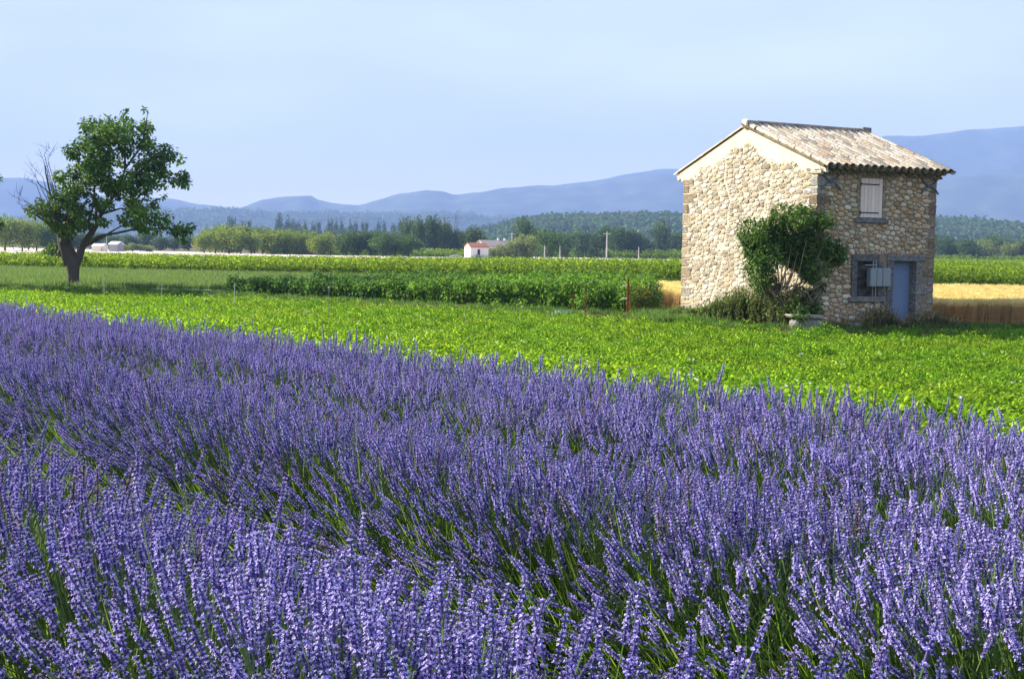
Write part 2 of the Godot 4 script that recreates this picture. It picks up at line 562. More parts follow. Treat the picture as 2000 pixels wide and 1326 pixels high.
func power_cells(box: Rect2, stretch: float, rmin: float, rmax: float, bias: float, ok: Callable, seed_: int) -> Array:
	# circles thrown largest first, then each circle's cell against its neighbours
	var g := RandomNumberGenerator.new()
	g.seed = seed_
	var want := []
	var area := box.size.x * box.size.y / stretch
	var sum := 0.0
	while sum < area * 1.25 and want.size() < 9000:
		var r := rmin + (rmax - rmin) * pow(g.randf(), bias)
		want.append(r)
		sum += PI * r * r
	want.sort()
	want.reverse()
	var cell := rmax * 2.0
	var grid := {}
	var pts := []
	for r in want:
		for k in 26:
			var p := Vector2(box.position.x + g.randf() * box.size.x, box.position.y + g.randf() * box.size.y)
			if not ok.call(p, r): continue
			var q := Vector2(p.x / stretch, p.y)
			var cx := int(floor(q.x / cell)); var cy := int(floor(q.y / cell))
			var free := true
			for ix in range(cx - 1, cx + 2):
				for iy in range(cy - 1, cy + 2):
					for o in grid.get([ix, iy], []):
						if pts[o].q.distance_to(q) < (pts[o].r + r) * 0.80:
							free = false
							break
			if free:
				if not grid.has([cx, cy]): grid[[cx, cy]] = []
				grid[[cx, cy]].append(pts.size())
				pts.append({"p": p, "q": q, "r": r})
				break
	for i in pts.size():
		var a = pts[i]
		var most: float = a.r * 1.75
		var poly := PackedVector2Array()
		for k in 12: poly.append(a.q + Vector2(cos(TAU * k / 12), sin(TAU * k / 12)) * most)
		var cx := int(floor(a.q.x / cell)); var cy := int(floor(a.q.y / cell))
		for ix in range(cx - 2, cx + 3):
			for iy in range(cy - 2, cy + 3):
				for o in grid.get([ix, iy], []):
					if o == i: continue
					var w = pts[o]
					var d: Vector2 = w.q - a.q
					var dist := d.length()
					var t: float = (dist * dist + a.r * a.r - w.r * w.r) / (2.0 * dist)
					poly = clip_half(poly, d / dist, (d / dist).dot(a.q) + t)
					if poly.is_empty(): break
		var out := PackedVector2Array()
		for q in poly: out.append(Vector2(q.x * stretch, q.y))
		a.poly = out
	return pts

func clip_half(poly: PackedVector2Array, n: Vector2, d: float) -> PackedVector2Array:
	var out := PackedVector2Array()
	for i in poly.size():
		var a := poly[i]
		var b := poly[(i + 1) % poly.size()]
		var da := n.dot(a) - d
		var db := n.dot(b) - d
		if da <= 0: out.append(a)
		if da * db < 0: out.append(a.lerp(b, da / (da - db)))
	return out

# one rubble stone on a wall: an outline in wall coordinates becomes a rounded, slightly domed block
func add_stone(b: MB, poly: PackedVector2Array, centre: Vector2, gap: float, deep: float, out_of_wall: Vector3, to3: Callable, col: Color, g: RandomNumberGenerator) -> void:
	var round := PackedVector2Array()
	var k := poly.size()
	for i in k:
		var a := poly[i]; var e := poly[(i + 1) % k]
		if a.distance_to(e) < 0.010: continue
		round.append(centre + (a.lerp(e, 0.2) - centre) * g.randf_range(0.90, 1.05))
		round.append(centre + (a.lerp(e, 0.8) - centre) * g.randf_range(0.90, 1.05))
	k = round.size()
	if k < 6: return
	var start := b.v.size()
	var tilt := Vector2(g.randf_range(-0.12, 0.12), g.randf_range(-0.12, 0.12))
	for ring in 3:
		for i in k:
			var d := round[i] - centre
			var l := maxf(d.length(), 0.001)
			var s: float = maxf(0.3, 1.0 - gap / l) * [1.0, 0.96, 0.70][ring]
			var h: float = deep * [-1.2, 0.55, 1.0][ring] + (tilt.dot(d) * 0.5 if ring > 0 else 0.0)
			b.vert(to3.call(centre + d * s) + out_of_wall * h, jit_col(col, g, 0.05))
	var mid := b.vert(to3.call(centre) + out_of_wall * deep * g.randf_range(1.0, 1.25), col)
	for i in k:
		var j := (i + 1) % k
		for ring in 2:
			var p := start + ring * k + i; var q := start + ring * k + j
			b.t.append_array(PackedInt32Array([p, p + k, q, q, p + k, q + k]))
		b.t.append_array(PackedInt32Array([start + 2 * k + i, mid, start + 2 * k + j]))

func jit_col(c: Color, g: RandomNumberGenerator, a: float) -> Color:
	var k := 1.0 + g.randf_range(-a, a)
	return Color(c.r * k, c.g * k, c.b * k)

func lay_stones(parent: Node3D, cells: Array, singles: int, gap: float, deep: float, normal: Vector3, to3: Callable, palette: Array, seed_: int) -> void:
	var g := RandomNumberGenerator.new()
	g.seed = seed_
	cells.sort_custom(func(a, b): return a.r > b.r)
	var rest := MB.new()
	for i in cells.size():
		var cl = cells[i]
		if cl.poly.size() < 4: continue
		var col: Color = palette[g.randi() % palette.size()]
		col = jit_col(col, g, 0.22)
		var dp: float = deep * g.randf_range(0.6, 1.4)
		if i < singles:
			var b := MB.new()
			var at: Vector3 = to3.call(cl.p)
			add_stone(b, cl.poly, cl.p, gap, dp, normal, func(q): return to3.call(q) - at, col, g)
			if b.v.size(): build("stone", b.mesh(true), M.stone, parent, at)
		else:
			add_stone(rest, cl.poly, cl.p, gap, dp, normal, to3, col, g)
	tag(build("small_stones", rest.mesh(true), M.stone, parent), "", "", "", "stuff")

func house() -> void:
	hut = thing("stone_hut", "two-storey rubble stone field hut with pale clay tile roof and blue door", "hut", HUT, HUT_TURN)
	var openings := [Rect2(1.60, 3.18, 0.86, 1.15), Rect2(2.97, 0.0, 0.93, 1.93), Rect2(1.58, 0.90, 0.78, 1.02)]   # window, door, walled-up window
	# front wall: mortar face round the openings
	var b := MB.new()
	var xs := [0.0, 1.58, 1.60, 2.36, 2.46, 2.97, 3.90, HW]
	var ys := [-0.4, 0.0, 0.90, 1.92, 1.93, 3.18, 4.33, 4.60]
	for i in xs.size() - 1:
		for j in ys.size() - 1:
			var m := Vector2((xs[i] + xs[i + 1]) / 2, (ys[j] + ys[j + 1]) / 2)
			var open := false
			for r in openings: open = open or r.has_point(m)
			if not open: quad_wall(b, xs[i], ys[j], xs[i + 1], ys[j + 1], 0.0)
	# reveals, 0.34 deep, and what closes the openings behind
	for r in openings:
		var dp: float = -0.34
		var x0: float = r.position.x; var x1: float = r.end.x; var y0: float = r.position.y; var y1: float = r.end.y
		b.quad(Vector3(x0, y0, 0), Vector3(x0, y0, dp), Vector3(x0, y1, dp), Vector3(x0, y1, 0), Color.WHITE)
		b.quad(Vector3(x1, y0, 0), Vector3(x1, y1, 0), Vector3(x1, y1, dp), Vector3(x1, y0, dp), Color.WHITE)
		b.quad(Vector3(x0, y1, 0), Vector3(x0, y1, dp), Vector3(x1, y1, dp), Vector3(x1, y1, 0), Color.WHITE)
		b.quad(Vector3(x0, y0, 0), Vector3(x1, y0, 0), Vector3(x1, y0, dp), Vector3(x0, y0, dp), Color.WHITE)
		quad_wall(b, x0 - 0.02, y0 - 0.02, x1 + 0.02, y1 + 0.02, dp)
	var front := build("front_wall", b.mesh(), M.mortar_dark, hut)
	# gable wall and the two walls behind
	b = MB.new()
	var top := HR - 0.08
	b.tri(Vector3(0, -0.4, 0), Vector3(0, -0.4, -HD), Vector3(0, HE - 0.08, -HD), Color.WHITE)
	b.tri(Vector3(0, -0.4, 0), Vector3(0, HE - 0.08, -HD), Vector3(0, HE - 0.08, 0), Color.WHITE)
	b.tri(Vector3(0, HE - 0.08, 0), Vector3(0, HE - 0.08, -HD), Vector3(0, top, -HD / 2), Color.WHITE)
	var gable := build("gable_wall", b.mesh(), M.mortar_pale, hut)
	b = MB.new()
	b.quad(Vector3(HW, -0.4, 0), Vector3(HW, HE - 0.08, 0), Vector3(HW, HE - 0.08, -HD), Vector3(HW, -0.4, -HD), Color.WHITE)
	b.tri(Vector3(HW, HE - 0.08, 0), Vector3(HW, top, -HD / 2), Vector3(HW, HE - 0.08, -HD), Color.WHITE)
	b.quad(Vector3(0, -0.4, -HD), Vector3(HW, -0.4, -HD), Vector3(HW, HE - 0.08, -HD), Vector3(0, HE - 0.08, -HD), Color.WHITE)
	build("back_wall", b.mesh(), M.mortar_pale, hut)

	# rubble of the front
	var blocked := [Rect2(1.42, 3.02, 1.16, 1.50), Rect2(2.66, -0.1, 1.60, 2.26), Rect2(1.28, 0.70, 1.36, 1.44)]
	var ok_front := func(p: Vector2, r: float) -> bool:
		if p.x < 0.30 + r or p.x > HW - 0.34 - r or p.y > 4.44 - r or p.y < 0.02: return false
		for q in blocked:
			if q.grow(r * 0.85).has_point(p): return false
		return true
	var pal_front := [lin(0.677, 0.550, 0.416), lin(0.720, 0.646, 0.492), lin(0.558, 0.438, 0.309), lin(0.596, 0.426, 0.259), lin(0.672, 0.534, 0.387), lin(0.439, 0.326, 0.211), lin(0.720, 0.660, 0.542), lin(0.688, 0.491, 0.303), lin(0.526, 0.421, 0.317)]
	var cf := power_cells(Rect2(0.28, 0.0, HW - 0.6, 4.45), 1.6, 0.020, 0.088, 2.6, ok_front, 51)
	lay_stones(front, cf, 150, 0.009, 0.026, Vector3(0, 0, 1), func(q): return Vector3(q.x, q.y, 0.0), pal_front, 52)
	# rubble of the gable, left out where seams of mortar run and under the plaster band
	var seams := [[Vector2(2.75, 5.2), Vector2(2.1, 4.75), Vector2(2.05, 4.3), Vector2(2.42, 3.3)], [Vector2(4.25, 5.0), Vector2(4.32, 4.4), Vector2(4.0, 3.7), Vector2(4.2, 2.6), Vector2(4.35, 1.7), Vector2(4.75, 0.9), Vector2(5.0, 0.0)]]
	var patch := FastNoiseLite.new()
	patch.seed = 33
	patch.frequency = 0.7
	var ok_gable := func(p: Vector2, r: float) -> bool:
		if p.x < 0.34 + r or p.x > HD - 0.34 - r or p.y < 0.02: return false
		var lim := HE + (HR - HE) * (1.0 - absf(p.x - HD / 2) / (HD / 2)) - 0.50 + 0.30 * patch.get_noise_2d(p.x * 1.7 + 50.0, 0.0) - 0.10 * exp(-pow((p.x - HD / 2) / 0.7, 2.0)) - 0.26 * exp(-pow((p.x - 2.15) / 0.45, 2.0)) + 0.08
		if p.y > lim - r: return false
		for s in seams:
			for k in s.size() - 1:
				var c2 := Geometry2D.get_closest_point_to_segment(p, s[k], s[k + 1])
				if c2.distance_to(p) < r * 1.0 + 0.065: return false
		if p.y < 2.6 and patch.get_noise_2d(p.x * 1.3, p.y) > 0.34: return false
		return true
	var pal_gable := [lin(0.620, 0.551, 0.444), lin(0.668, 0.607, 0.515), lin(0.546, 0.463, 0.349), lin(0.645, 0.584, 0.485), lin(0.422, 0.361, 0.277), lin(0.671, 0.618, 0.542), lin(0.568, 0.453, 0.301), lin(0.693, 0.640, 0.556), lin(0.378, 0.317, 0.241), lin(0.595, 0.519, 0.420)]
	var cg := power_cells(Rect2(0.3, 0.0, HD - 0.6, HR - 0.4), 2.0, 0.018, 0.092, 3.2, ok_gable, 53)
	lay_stones(gable, cg, 150, 0.008, 0.017, Vector3(-1, 0, 0), func(q): return Vector3(0.0, q.y, -q.x), pal_gable, 54)

	# corner stones
	var g := RandomNumberGenerator.new()
	g.seed = 61
	var brown := [lin(0.374, 0.304, 0.223), lin(0.307, 0.244, 0.177), lin(0.433, 0.363, 0.272), lin(0.366, 0.331, 0.282), lin(0.401, 0.324, 0.229)]
	for corner in 3:
		var y := -0.1
		var n := 0
		while y < 4.36:
			var hgt := minf(g.randf_range(0.21, 0.40), 4.47 - y)
			var long_x := n % 2 == 0
			var lx := g.randf_range(0.40, 0.55) if long_x else g.randf_range(0.24, 0.32)
			var lz := g.randf_range(0.26, 0.36) if long_x else g.randf_range(0.42, 0.62)
			b = MB.new()
			var lo: Vector3
			var hi: Vector3
			if corner == 0: lo = Vector3(-0.022, 0, -lz); hi = Vector3(lx, hgt - 0.014, 0.022)
			elif corner == 1: lo = Vector3(HW - lx, 0, -lz); hi = Vector3(HW + 0.022, hgt - 0.014, 0.022)
			else: lo = Vector3(-0.022, 0, -HD - 0.02); hi = Vector3(lx, hgt - 0.014, -HD + lz)
			var col: Color = brown[g.randi() % brown.size()]
			if corner == 2: col = Color(col.r * 1.2, col.g * 1.2, col.b * 1.15)
			if corner == 0 and y > 3.7 and y < 4.2: col = lin(0.46, 0.44, 0.40)
			b.box(lo, hi, 0.028, jit_col(col, g, 0.1), Transform3D(), 0.012, g)
			build("corner_stone", b.mesh(), M.block, hut, Vector3(0, y, 0))
			y += hgt
			n += 1

	house_openings(g)
	house_roof(g)

func plank(called: String, lo: Vector3, hi: Vector3, bevel: float, mat: Material, parent: Node3D, col := Color.WHITE, jit := 0.0, g: RandomNumberGenerator = null) -> MeshInstance3D:
	var b := MB.new()
	var mid := Vector3((lo.x + hi.x) / 2, lo.y, (lo.z + hi.z) / 2)
	b.box(lo - mid, hi - mid, bevel, col, Transform3D(), jit, g)
	return build(called, b.mesh(), mat, parent, mid)

func house_openings(g: RandomNumberGenerator) -> void:
	var grey := lin(0.21, 0.215, 0.23)
	var warm := lin(0.40, 0.34, 0.25)
	# upper window: stone surround, closed plank shutter on two strap hinges
	var win := Node3D.new(); win.name = "window"; win.position = Vector3(2.03, 3.18, 0); hut.add_child(win, true)
	plank("jamb", Vector3(-0.57, 0.0, -0.3), Vector3(-0.43, 1.15, 0.035), 0.012, M.block, win, warm, 0.006, g)
	plank("jamb", Vector3(0.43, 0.0, -0.3), Vector3(0.58, 1.15, 0.035), 0.012, M.block, win, warm, 0.006, g)
	plank("lintel", Vector3(-0.58, 1.153, -0.3), Vector3(0.60, 1.235, 0.037), 0.012, M.block, win, warm, 0.006, g)
	plank("sill", Vector3(-0.63, -0.14, -0.3), Vector3(0.65, -0.004, 0.075), 0.015, M.block, win, lin(0.25, 0.26, 0.28), 0.006, g)
	var sh := Node3D.new(); sh.name = "shutter"; sh.position = Vector3(2.03, 3.19, 0.012); hut.add_child(sh, true)
	for k in 6:
		var c := jit_col(Color(1, 1, 1), g, 0.07)
		var m: StandardMaterial3D = M.wood.duplicate()
		m.albedo_color = Color(0.80 * c.r, 0.71 * c.g, 0.68 * c.b).linear_to_srgb()
		plank("plank", Vector3(-0.42 + k * 0.14, 0.0, -0.02), Vector3(-0.42 + k * 0.14 + 0.135, 1.135, 0.016), 0.006, m, sh)
	for y in [0.14, 0.96]:
		plank("strap_hinge", Vector3(-0.43, y - 0.018, 0.017), Vector3(0.28, y + 0.018, 0.026), 0.003, M.iron, sh)
		plank("hinge_pin", Vector3(-0.455, y - 0.06, 0.012), Vector3(-0.425, y + 0.06, 0.04), 0.004, M.iron, sh)
	# door: grey stone surround, blue metal leaf set back
	var fr := Node3D.new(); fr.name = "door_surround"; fr.position = Vector3(3.435, 0, 0); hut.add_child(fr, true)
	plank("lintel", Vector3(-0.72, 1.935, -0.3), Vector3(0.82, 2.13, 0.05), 0.018, M.block, fr, lin(0.27, 0.275, 0.29), 0.006, g)
	var y := 0.0
	for hgt in [0.62, 0.42, 0.89]:
		plank("jamb_block", Vector3(-0.47 - (0.42 if hgt == 0.42 else 0.23), y, -0.3), Vector3(-0.45, y + hgt - 0.006, 0.045), 0.015, M.block, fr, jit_col(grey, g, 0.1), 0.006, g)
		y += hgt
	y = 0.0
	for hgt in [0.95, 0.30, 0.68]:
		plank("jamb_block", Vector3(0.45, y, -0.3), Vector3(0.68 + (0.20 if hgt == 0.30 else 0.0), y + hgt - 0.006, 0.045), 0.015, M.block, fr, jit_col(lin(0.33, 0.32, 0.30), g, 0.1), 0.006, g)
		y += hgt
	plank("threshold", Vector3(-0.5, -0.05, -0.3), Vector3(0.5, 0.05, 0.10), 0.015, M.block, fr, grey, 0.006, g)
	var door := Node3D.new(); door.name = "door"; door.position = Vector3(3.435, 0.06, -0.24); hut.add_child(door, true)
	plank("door_leaf", Vector3(-0.445, 0.0, -0.03), Vector3(0.445, 1.865, 0.02), 0.008, M.door, door)
	plank("door_handle", Vector3(-0.38, 0.92, 0.022), Vector3(-0.35, 1.05, 0.06), 0.008, M.iron, door)
	# walled-up ground-floor window
	var bw := Node3D.new(); bw.name = "walled_up_window"; bw.position = Vector3(1.97, 0.90, 0); hut.add_child(bw, true)
	plank("lintel", Vector3(-0.62, 1.02, -0.3), Vector3(0.44, 1.23, 0.045), 0.015, M.block, bw, lin(0.19, 0.195, 0.21), 0.006, g)
	plank("jamb", Vector3(-0.62, 0.0, -0.3), Vector3(-0.40, 1.017, 0.042), 0.015, M.block, bw, lin(0.19, 0.19, 0.20), 0.006, g)
	plank("jamb", Vector3(0.40, 0.0, -0.3), Vector3(0.60, 1.017, 0.042), 0.015, M.block, bw, lin(0.20, 0.20, 0.21), 0.006, g)
	plank("sill", Vector3(-0.72, -0.16, -0.3), Vector3(0.66, -0.004, 0.10), 0.015, M.block, bw, lin(0.30, 0.30, 0.28), 0.006, g)
	var inf := surf("soot_render", Color(0.15, 0.15, 0.155), 0.95, noise_tex(0.008, 19, Color(0.35, 0.36, 0.4), Color(1.0, 0.98, 0.92), 512, 4), 0.9, 0.8)
	plank("infill", Vector3(-0.40, 0.0, -0.3), Vector3(0.40, 1.017, -0.10), 0.004, inf, bw)
	# two meter boxes on a pipe in front of it
	for k in 2:
		var x0: float = [1.89, 2.37][k]
		var w: float = [0.46, 0.33][k]
		var bx := Node3D.new(); bx.name = "meter_box"; bx.position = Vector3(x0, 1.19, 0.07); hut.add_child(bx, true)
		plank("box_body", Vector3(0, 0, 0), Vector3(w, 0.54, 0.15), 0.01, M.steel, bx)
		plank("box_lid", Vector3(0.015, 0.015, 0.151), Vector3(w * (0.52 if k == 0 else 0.95), 0.525, 0.165), 0.004, M.steel, bx)
		if k == 0: plank("box_lid", Vector3(w * 0.55, 0.015, 0.151), Vector3(w - 0.01, 0.525, 0.172), 0.004, M.steel, bx)
	for x in [2.13, 2.24]:
		var b := MB.new()
		b.tube([Vector3(0, 0.0 if x > 2.2 else 0.85, 0), Vector3(0, 1.95, 0)], [0.022, 0.022], 8, Color.WHITE)
		build("conduit_pipe", b.mesh(true), M.steel, hut, Vector3(x, 0.0, 0.075))
	plank("conduit_bracket", Vector3(1.80, 1.80, 0.05), Vector3(2.26, 1.83, 0.10), 0.004, M.steel, hut)
	# cross-shaped wall ties
	for cx in [0.44, 4.28]:
		var tie := Node3D.new(); tie.name = "wall_tie"; tie.position = Vector3(cx, 4.19, 0.07); hut.add_child(tie, true)
		for s in [-1, 1]:
			var ps := []
			for k in 9:
				var q := k / 8.0 * 2.0 - 1.0
				ps.append(Vector3(q * 0.34, -s * (0.014 + 0.22 * q * q), 0.02 * s * 0.5))
			var b := MB.new()
			b.tube(ps, [0.028, 0.028, 0.028, 0.028, 0.028, 0.028, 0.028, 0.028, 0.028], 6, Color.WHITE)
			var o := build("tie_arm", b.mesh(true), surf("tie_iron", Color(0.10, 0.13, 0.18), 0.6), tie)
			o.rotation.z = 0.0

func tile_mesh(r0: float, r1: float, length: float, thick: float, col: Color, flip := false) -> ArrayMesh:
	# half-round clay tile along +z (downhill), its lower end at z = length
	var b := MB.new()
	var n := 8
	for e in 2:
		for side in 2:
			for k in n + 1:
				var a := PI * k / n
				var r: float = (r0 if e == 0 else r1) - (thick if side == 1 else 0.0)
				var y := sin(a) * r * 0.9
				b.vert(Vector3(-cos(a) * r, -y if flip else y, 0.0 if e == 0 else length), col)
	var w := n + 1
	for k in n:
		for q in [[k, k + 2 * w, k + 1, k + 1, k + 2 * w, k + 2 * w + 1], [w + k, w + k + 1, 3 * w + k, w + k + 1, 3 * w + k + 1, 3 * w + k]]:
			b.t.append_array(PackedInt32Array(q))
	# end face with points of its own, so that it stays crisp
	for e in [0, 1]:
		var st := b.v.size()
		for k in n + 1:
			b.vert(b.v[e * 2 * w + k], col); b.vert(b.v[e * 2 * w + w + k], col)
		for k in n:
			var p := st + k * 2
			if e == 1: b.t.append_array(PackedInt32Array([p, p + 1, p + 2, p + 2, p + 1, p + 3]))
			else: b.t.append_array(PackedInt32Array([p, p + 2, p + 1, p + 2, p + 3, p + 1]))
	for e in [0, 1]:
		for k in [0, n]:
			pass
	return b.mesh(true)

func house_roof(g: RandomNumberGenerator) -> void:
	var roof := Node3D.new(); roof.name = "roof"; hut.add_child(roof)
	var ang := atan((HR - HE) / (HD / 2))
	var over := 0.42
	var x0 := -0.10
	var x1 := HW + 0.22
	var run := HD / 2 + over
	var rake := run / cos(ang)
	# deck slabs
	for s in [1, -1]:
		var b := MB.new()
		var xf := Transform3D(Basis(Vector3.RIGHT, ang * s), Vector3(0, HR, -HD / 2))
		if s > 0: b.box(Vector3(x0 + 0.05, -0.05, 0.0), Vector3(x1 - 0.03, -0.01, rake - 0.08), 0.01, Color.WHITE, xf)
		else: b.box(Vector3(x0 + 0.05, -0.05, -rake + 0.08), Vector3(x1 - 0.03, -0.01, -0.002), 0.01, Color.WHITE, xf)
		build("roof_deck", b.mesh(), M.mortar_dark, roof)
	var cols := [lin(0.592, 0.513, 0.405), lin(0.637, 0.572, 0.479), lin(0.532, 0.453, 0.345), lin(0.660, 0.603, 0.531), lin(0.543, 0.428, 0.327), lin(0.423, 0.376, 0.308), lin(0.309, 0.276, 0.237), lin(0.548, 0.383, 0.267)]
	var odds := [0, 0, 0, 1, 1, 1, 2, 2, 3, 3, 4, 5, 5, 6, 7]
	var ncol := 18
	var pitch := (x1 - x0 - 0.02) / ncol
	var nrow := 10
	var step := rake / nrow
	var meshes := []
	for c in cols: meshes.append(tile_mesh(pitch * 0.37, pitch * 0.45, step + 0.10, 0.014, c))
	var slope := Basis(Vector3.RIGHT, ang)
	var dark := FastNoiseLite.new()
	dark.seed = 6
	dark.frequency = 0.5
	for i in ncol:
		for j in nrow:
			var at := Vector3(x0 + (i + 0.5) * pitch, HR, -HD / 2) + slope * Vector3(0, 0.045, j * step - 0.06)
			var k: int = odds[g.randi() % odds.size()]
			if dark.get_noise_2d(i * 0.45, j * 1.2) > 0.16 and g.randf() < 0.75: k = 5 + g.randi() % 2
			if i == 0: k = [0, 1, 3][g.randi() % 3]
			var o := build("roof_tile", meshes[k], M.tile, roof, at + Vector3(g.randf_range(-0.008, 0.008), 0, 0))
			o.basis = slope * Basis(Vector3.RIGHT, 0.045) * Basis(Vector3.UP, g.randf_range(-0.03, 0.03))
	# channel tiles between the covers, and the tiles of the far slope, seen only as edges
	var ch := []
	var tint := PackedColorArray()
	for i in ncol + 1:
		for j in nrow:
			var at := Vector3(x0 + i * pitch, HR, -HD / 2) + slope * Vector3(0, 0.068, j * step - 0.05)
			ch.append(Transform3D(slope * Basis(Vector3.RIGHT, 0.03), at))
			var kk := g.randf_range(0.5, 0.85)
			tint.append(Color(kk, kk * 0.97, kk * 0.92))
	scatter("channel_tiles", tile_mesh(pitch * 0.47, pitch * 0.42, step + 0.08, 0.012, lin(0.45, 0.38, 0.29), true), M.tile, ch, tint, roof)
	var back := []
	tint = PackedColorArray()
	var bs := Basis(Vector3.UP, PI) * slope
	for i in ncol:
		for j in nrow:
			back.append(Transform3D(bs * Basis(Vector3.RIGHT, 0.045), Vector3(x0 + (i + 0.5) * pitch, HR, -HD / 2) + bs * Vector3(0, 0.045, j * step - 0.06)))
			var kk := g.randf_range(0.7, 1.0)
			tint.append(Color(kk, kk, kk))
	scatter("back_slope_tiles", meshes[0], M.tile, back, tint, roof)
	# ridge: bed of mortar, overlapping ridge tiles, end block
	var rb := MB.new()
	rb.box(Vector3(x0 + 0.02, HR - 0.04, -HD / 2 - 0.13), Vector3(x1 - 0.02, HR + 0.10, -HD / 2 + 0.13), 0.05, Color.WHITE)
	build("ridge_bed", rb.mesh(), surf("ridge_mortar", Color(0.34, 0.31, 0.27), 0.95, noise_tex(0.02, 20, Color(0.6, 0.6, 0.6), Color(1, 1, 1)), 1.2), roof)
	for i in 11:
		var o := build("ridge_tile", tile_mesh(0.135, 0.12, 0.52, 0.016, [lin(0.34, 0.31, 0.27), lin(0.26, 0.235, 0.21), lin(0.40, 0.33, 0.25)][i % 3]), M.tile, roof, Vector3(x0 + 0.02 + i * 0.435, HR + 0.062 + g.randf_range(-0.006, 0.006), -HD / 2))
		o.basis = Basis(Vector3.UP, PI / 2) * Basis(Vector3.RIGHT, -0.02) * Basis(Vector3.UP, g.randf_range(-0.02, 0.02))
	plank("ridge_end_block", Vector3(x1 - 0.34, HR + 0.02, -HD / 2 - 0.16), Vector3(x1 + 0.01, HR + 0.205, -HD / 2 + 0.16), 0.02, M.block, roof, lin(0.38, 0.36, 0.33), 0.008, g)
	plank("ridge_end_cap", Vector3(x0 - 0.05, HR - 0.06, -HD / 2 - 0.14), Vector3(x0 + 0.03, HR + 0.19, -HD / 2 + 0.14), 0.035, M.plaster, roof, Color.WHITE, 0.01, g)
	# two courses of half-round eave tiles under the overhang, with slabs of mortar between
	for course in 2:
		var out := 0.27 - course * 0.12
		var yy := 4.50 - course * 0.105
		plank("eave_slab", Vector3(0.0, yy + 0.086, -0.1), Vector3(HW + 0.05, yy + 0.103, out - 0.012), 0.006, M.mortar_dark, roof)
		for i in 19:
			var o := build("eave_tile", tile_mesh(0.108, 0.100, 0.42, 0.018, [cols[0], cols[2], cols[5], lin(0.33, 0.29, 0.23)][g.randi() % 4]), M.tile, roof, Vector3(0.06 + i * (HW - 0.06) / 18.0, yy, out - 0.42))
			o.basis = Basis(Vector3.UP, g.randf_range(-0.03, 0.03))
	# plaster band along both rakes of the gable, with an uneven lower edge, and the moulded ends at the eaves
	var pb := MB.new()
	var rag := FastNoiseLite.new()
	rag.seed = 34
	rag.frequency = 0.9
	var n := 160
	var outer := []
	var inner := []
	for k in n + 1:
		var u := lerpf(-0.34, HD + 0.34, float(k) / n)
		var topv := HR - 0.03 - (HR - HE) * absf(u - HD / 2) / (HD / 2)
		var w := 0.37 + 0.30 * rag.get_noise_1d(u * 1.7) + 0.10 * rag.get_noise_1d(u * 6.0 + 40.0) + 0.08 * exp(-pow((u - HD / 2) / 0.7, 2.0)) + 0.26 * exp(-pow((u - 2.15) / 0.45, 2.0)) + 0.04
		if u < 0.08 or u > HD - 0.08: w = 0.30
		if u < -0.12 or u > HD + 0.12: w = 0.17 + 0.0 * u
		outer.append(Vector3(-0.05, topv, -u))
		inner.append(Vector3(-0.005, topv - w, -u))
	for k in n:
		var f0: Vector3 = outer[k]; var f1: Vector3 = outer[k + 1]; var g0: Vector3 = inner[k]; var g1: Vector3 = inner[k + 1]
		var q := Vector3(0.09, 0, 0)
		pb.quad(g0, g1, f1, f0, Color.WHITE)
		pb.quad(f0, f1, f1 + q, f0 + q, Color.WHITE)
		pb.quad(g0, g0 + q, g1 + q, g1, Color.WHITE)
		if k == 0: pb.quad(g0, f0, f0 + q, g0 + q, Color.WHITE)
		if k == n - 1: pb.quad(g1, g1 + q, f1 + q, f1, Color.WHITE)
		pb.quad(g0 + q, f0 + q, f1 + q, g1 + q, Color.WHITE)
	build("plaster_band", pb.mesh(), M.plaster, hut)

# ------------------------------------------------------------------ far buildings
func gabled(root: Node3D, w: float, d: float, he: float, hr: float, wall: Material, roofm: Material, over := 0.2) -> void:
	# long side along x, gables at both ends, front at z = 0
	var b := MB.new()
	for z in [0.0, -d]:
		if z == 0.0: b.quad(Vector3(0, -0.3, z), Vector3(0, he, z), Vector3(w, he, z), Vector3(w, -0.3, z), Color.WHITE)
		else: b.quad(Vector3(0, -0.3, z), Vector3(w, -0.3, z), Vector3(w, he, z), Vector3(0, he, z), Color.WHITE)
	for x in [0.0, w]:
		b.quad(Vector3(x, -0.3, 0), Vector3(x, -0.3, -d), Vector3(x, he, -d), Vector3(x, he, 0), Color.WHITE)
		b.tri(Vector3(x, he, 0), Vector3(x, he, -d), Vector3(x, hr, -d / 2), Color.WHITE)
	build("wall", b.mesh(), wall, root)
	b = MB.new()
	var sl := (hr - he) / (d / 2)
	for s in [1, -1]:
		var ang: float = atan(sl) * s
		var rk := (d / 2 + over) / cos(ang)
		var xf := Transform3D(Basis(Vector3.RIGHT, ang), Vector3(0, hr + 0.1, -d / 2))
		if s > 0: b.box(Vector3(-over, -0.08, 0), Vector3(w + over, 0.08, rk), 0.02, Color.WHITE, xf)
		else: b.box(Vector3(-over, -0.08, -rk), Vector3(w + over, 0.08, -0.01), 0.02, Color.WHITE, xf)
	build("roof", b.mesh(), roofm, root)

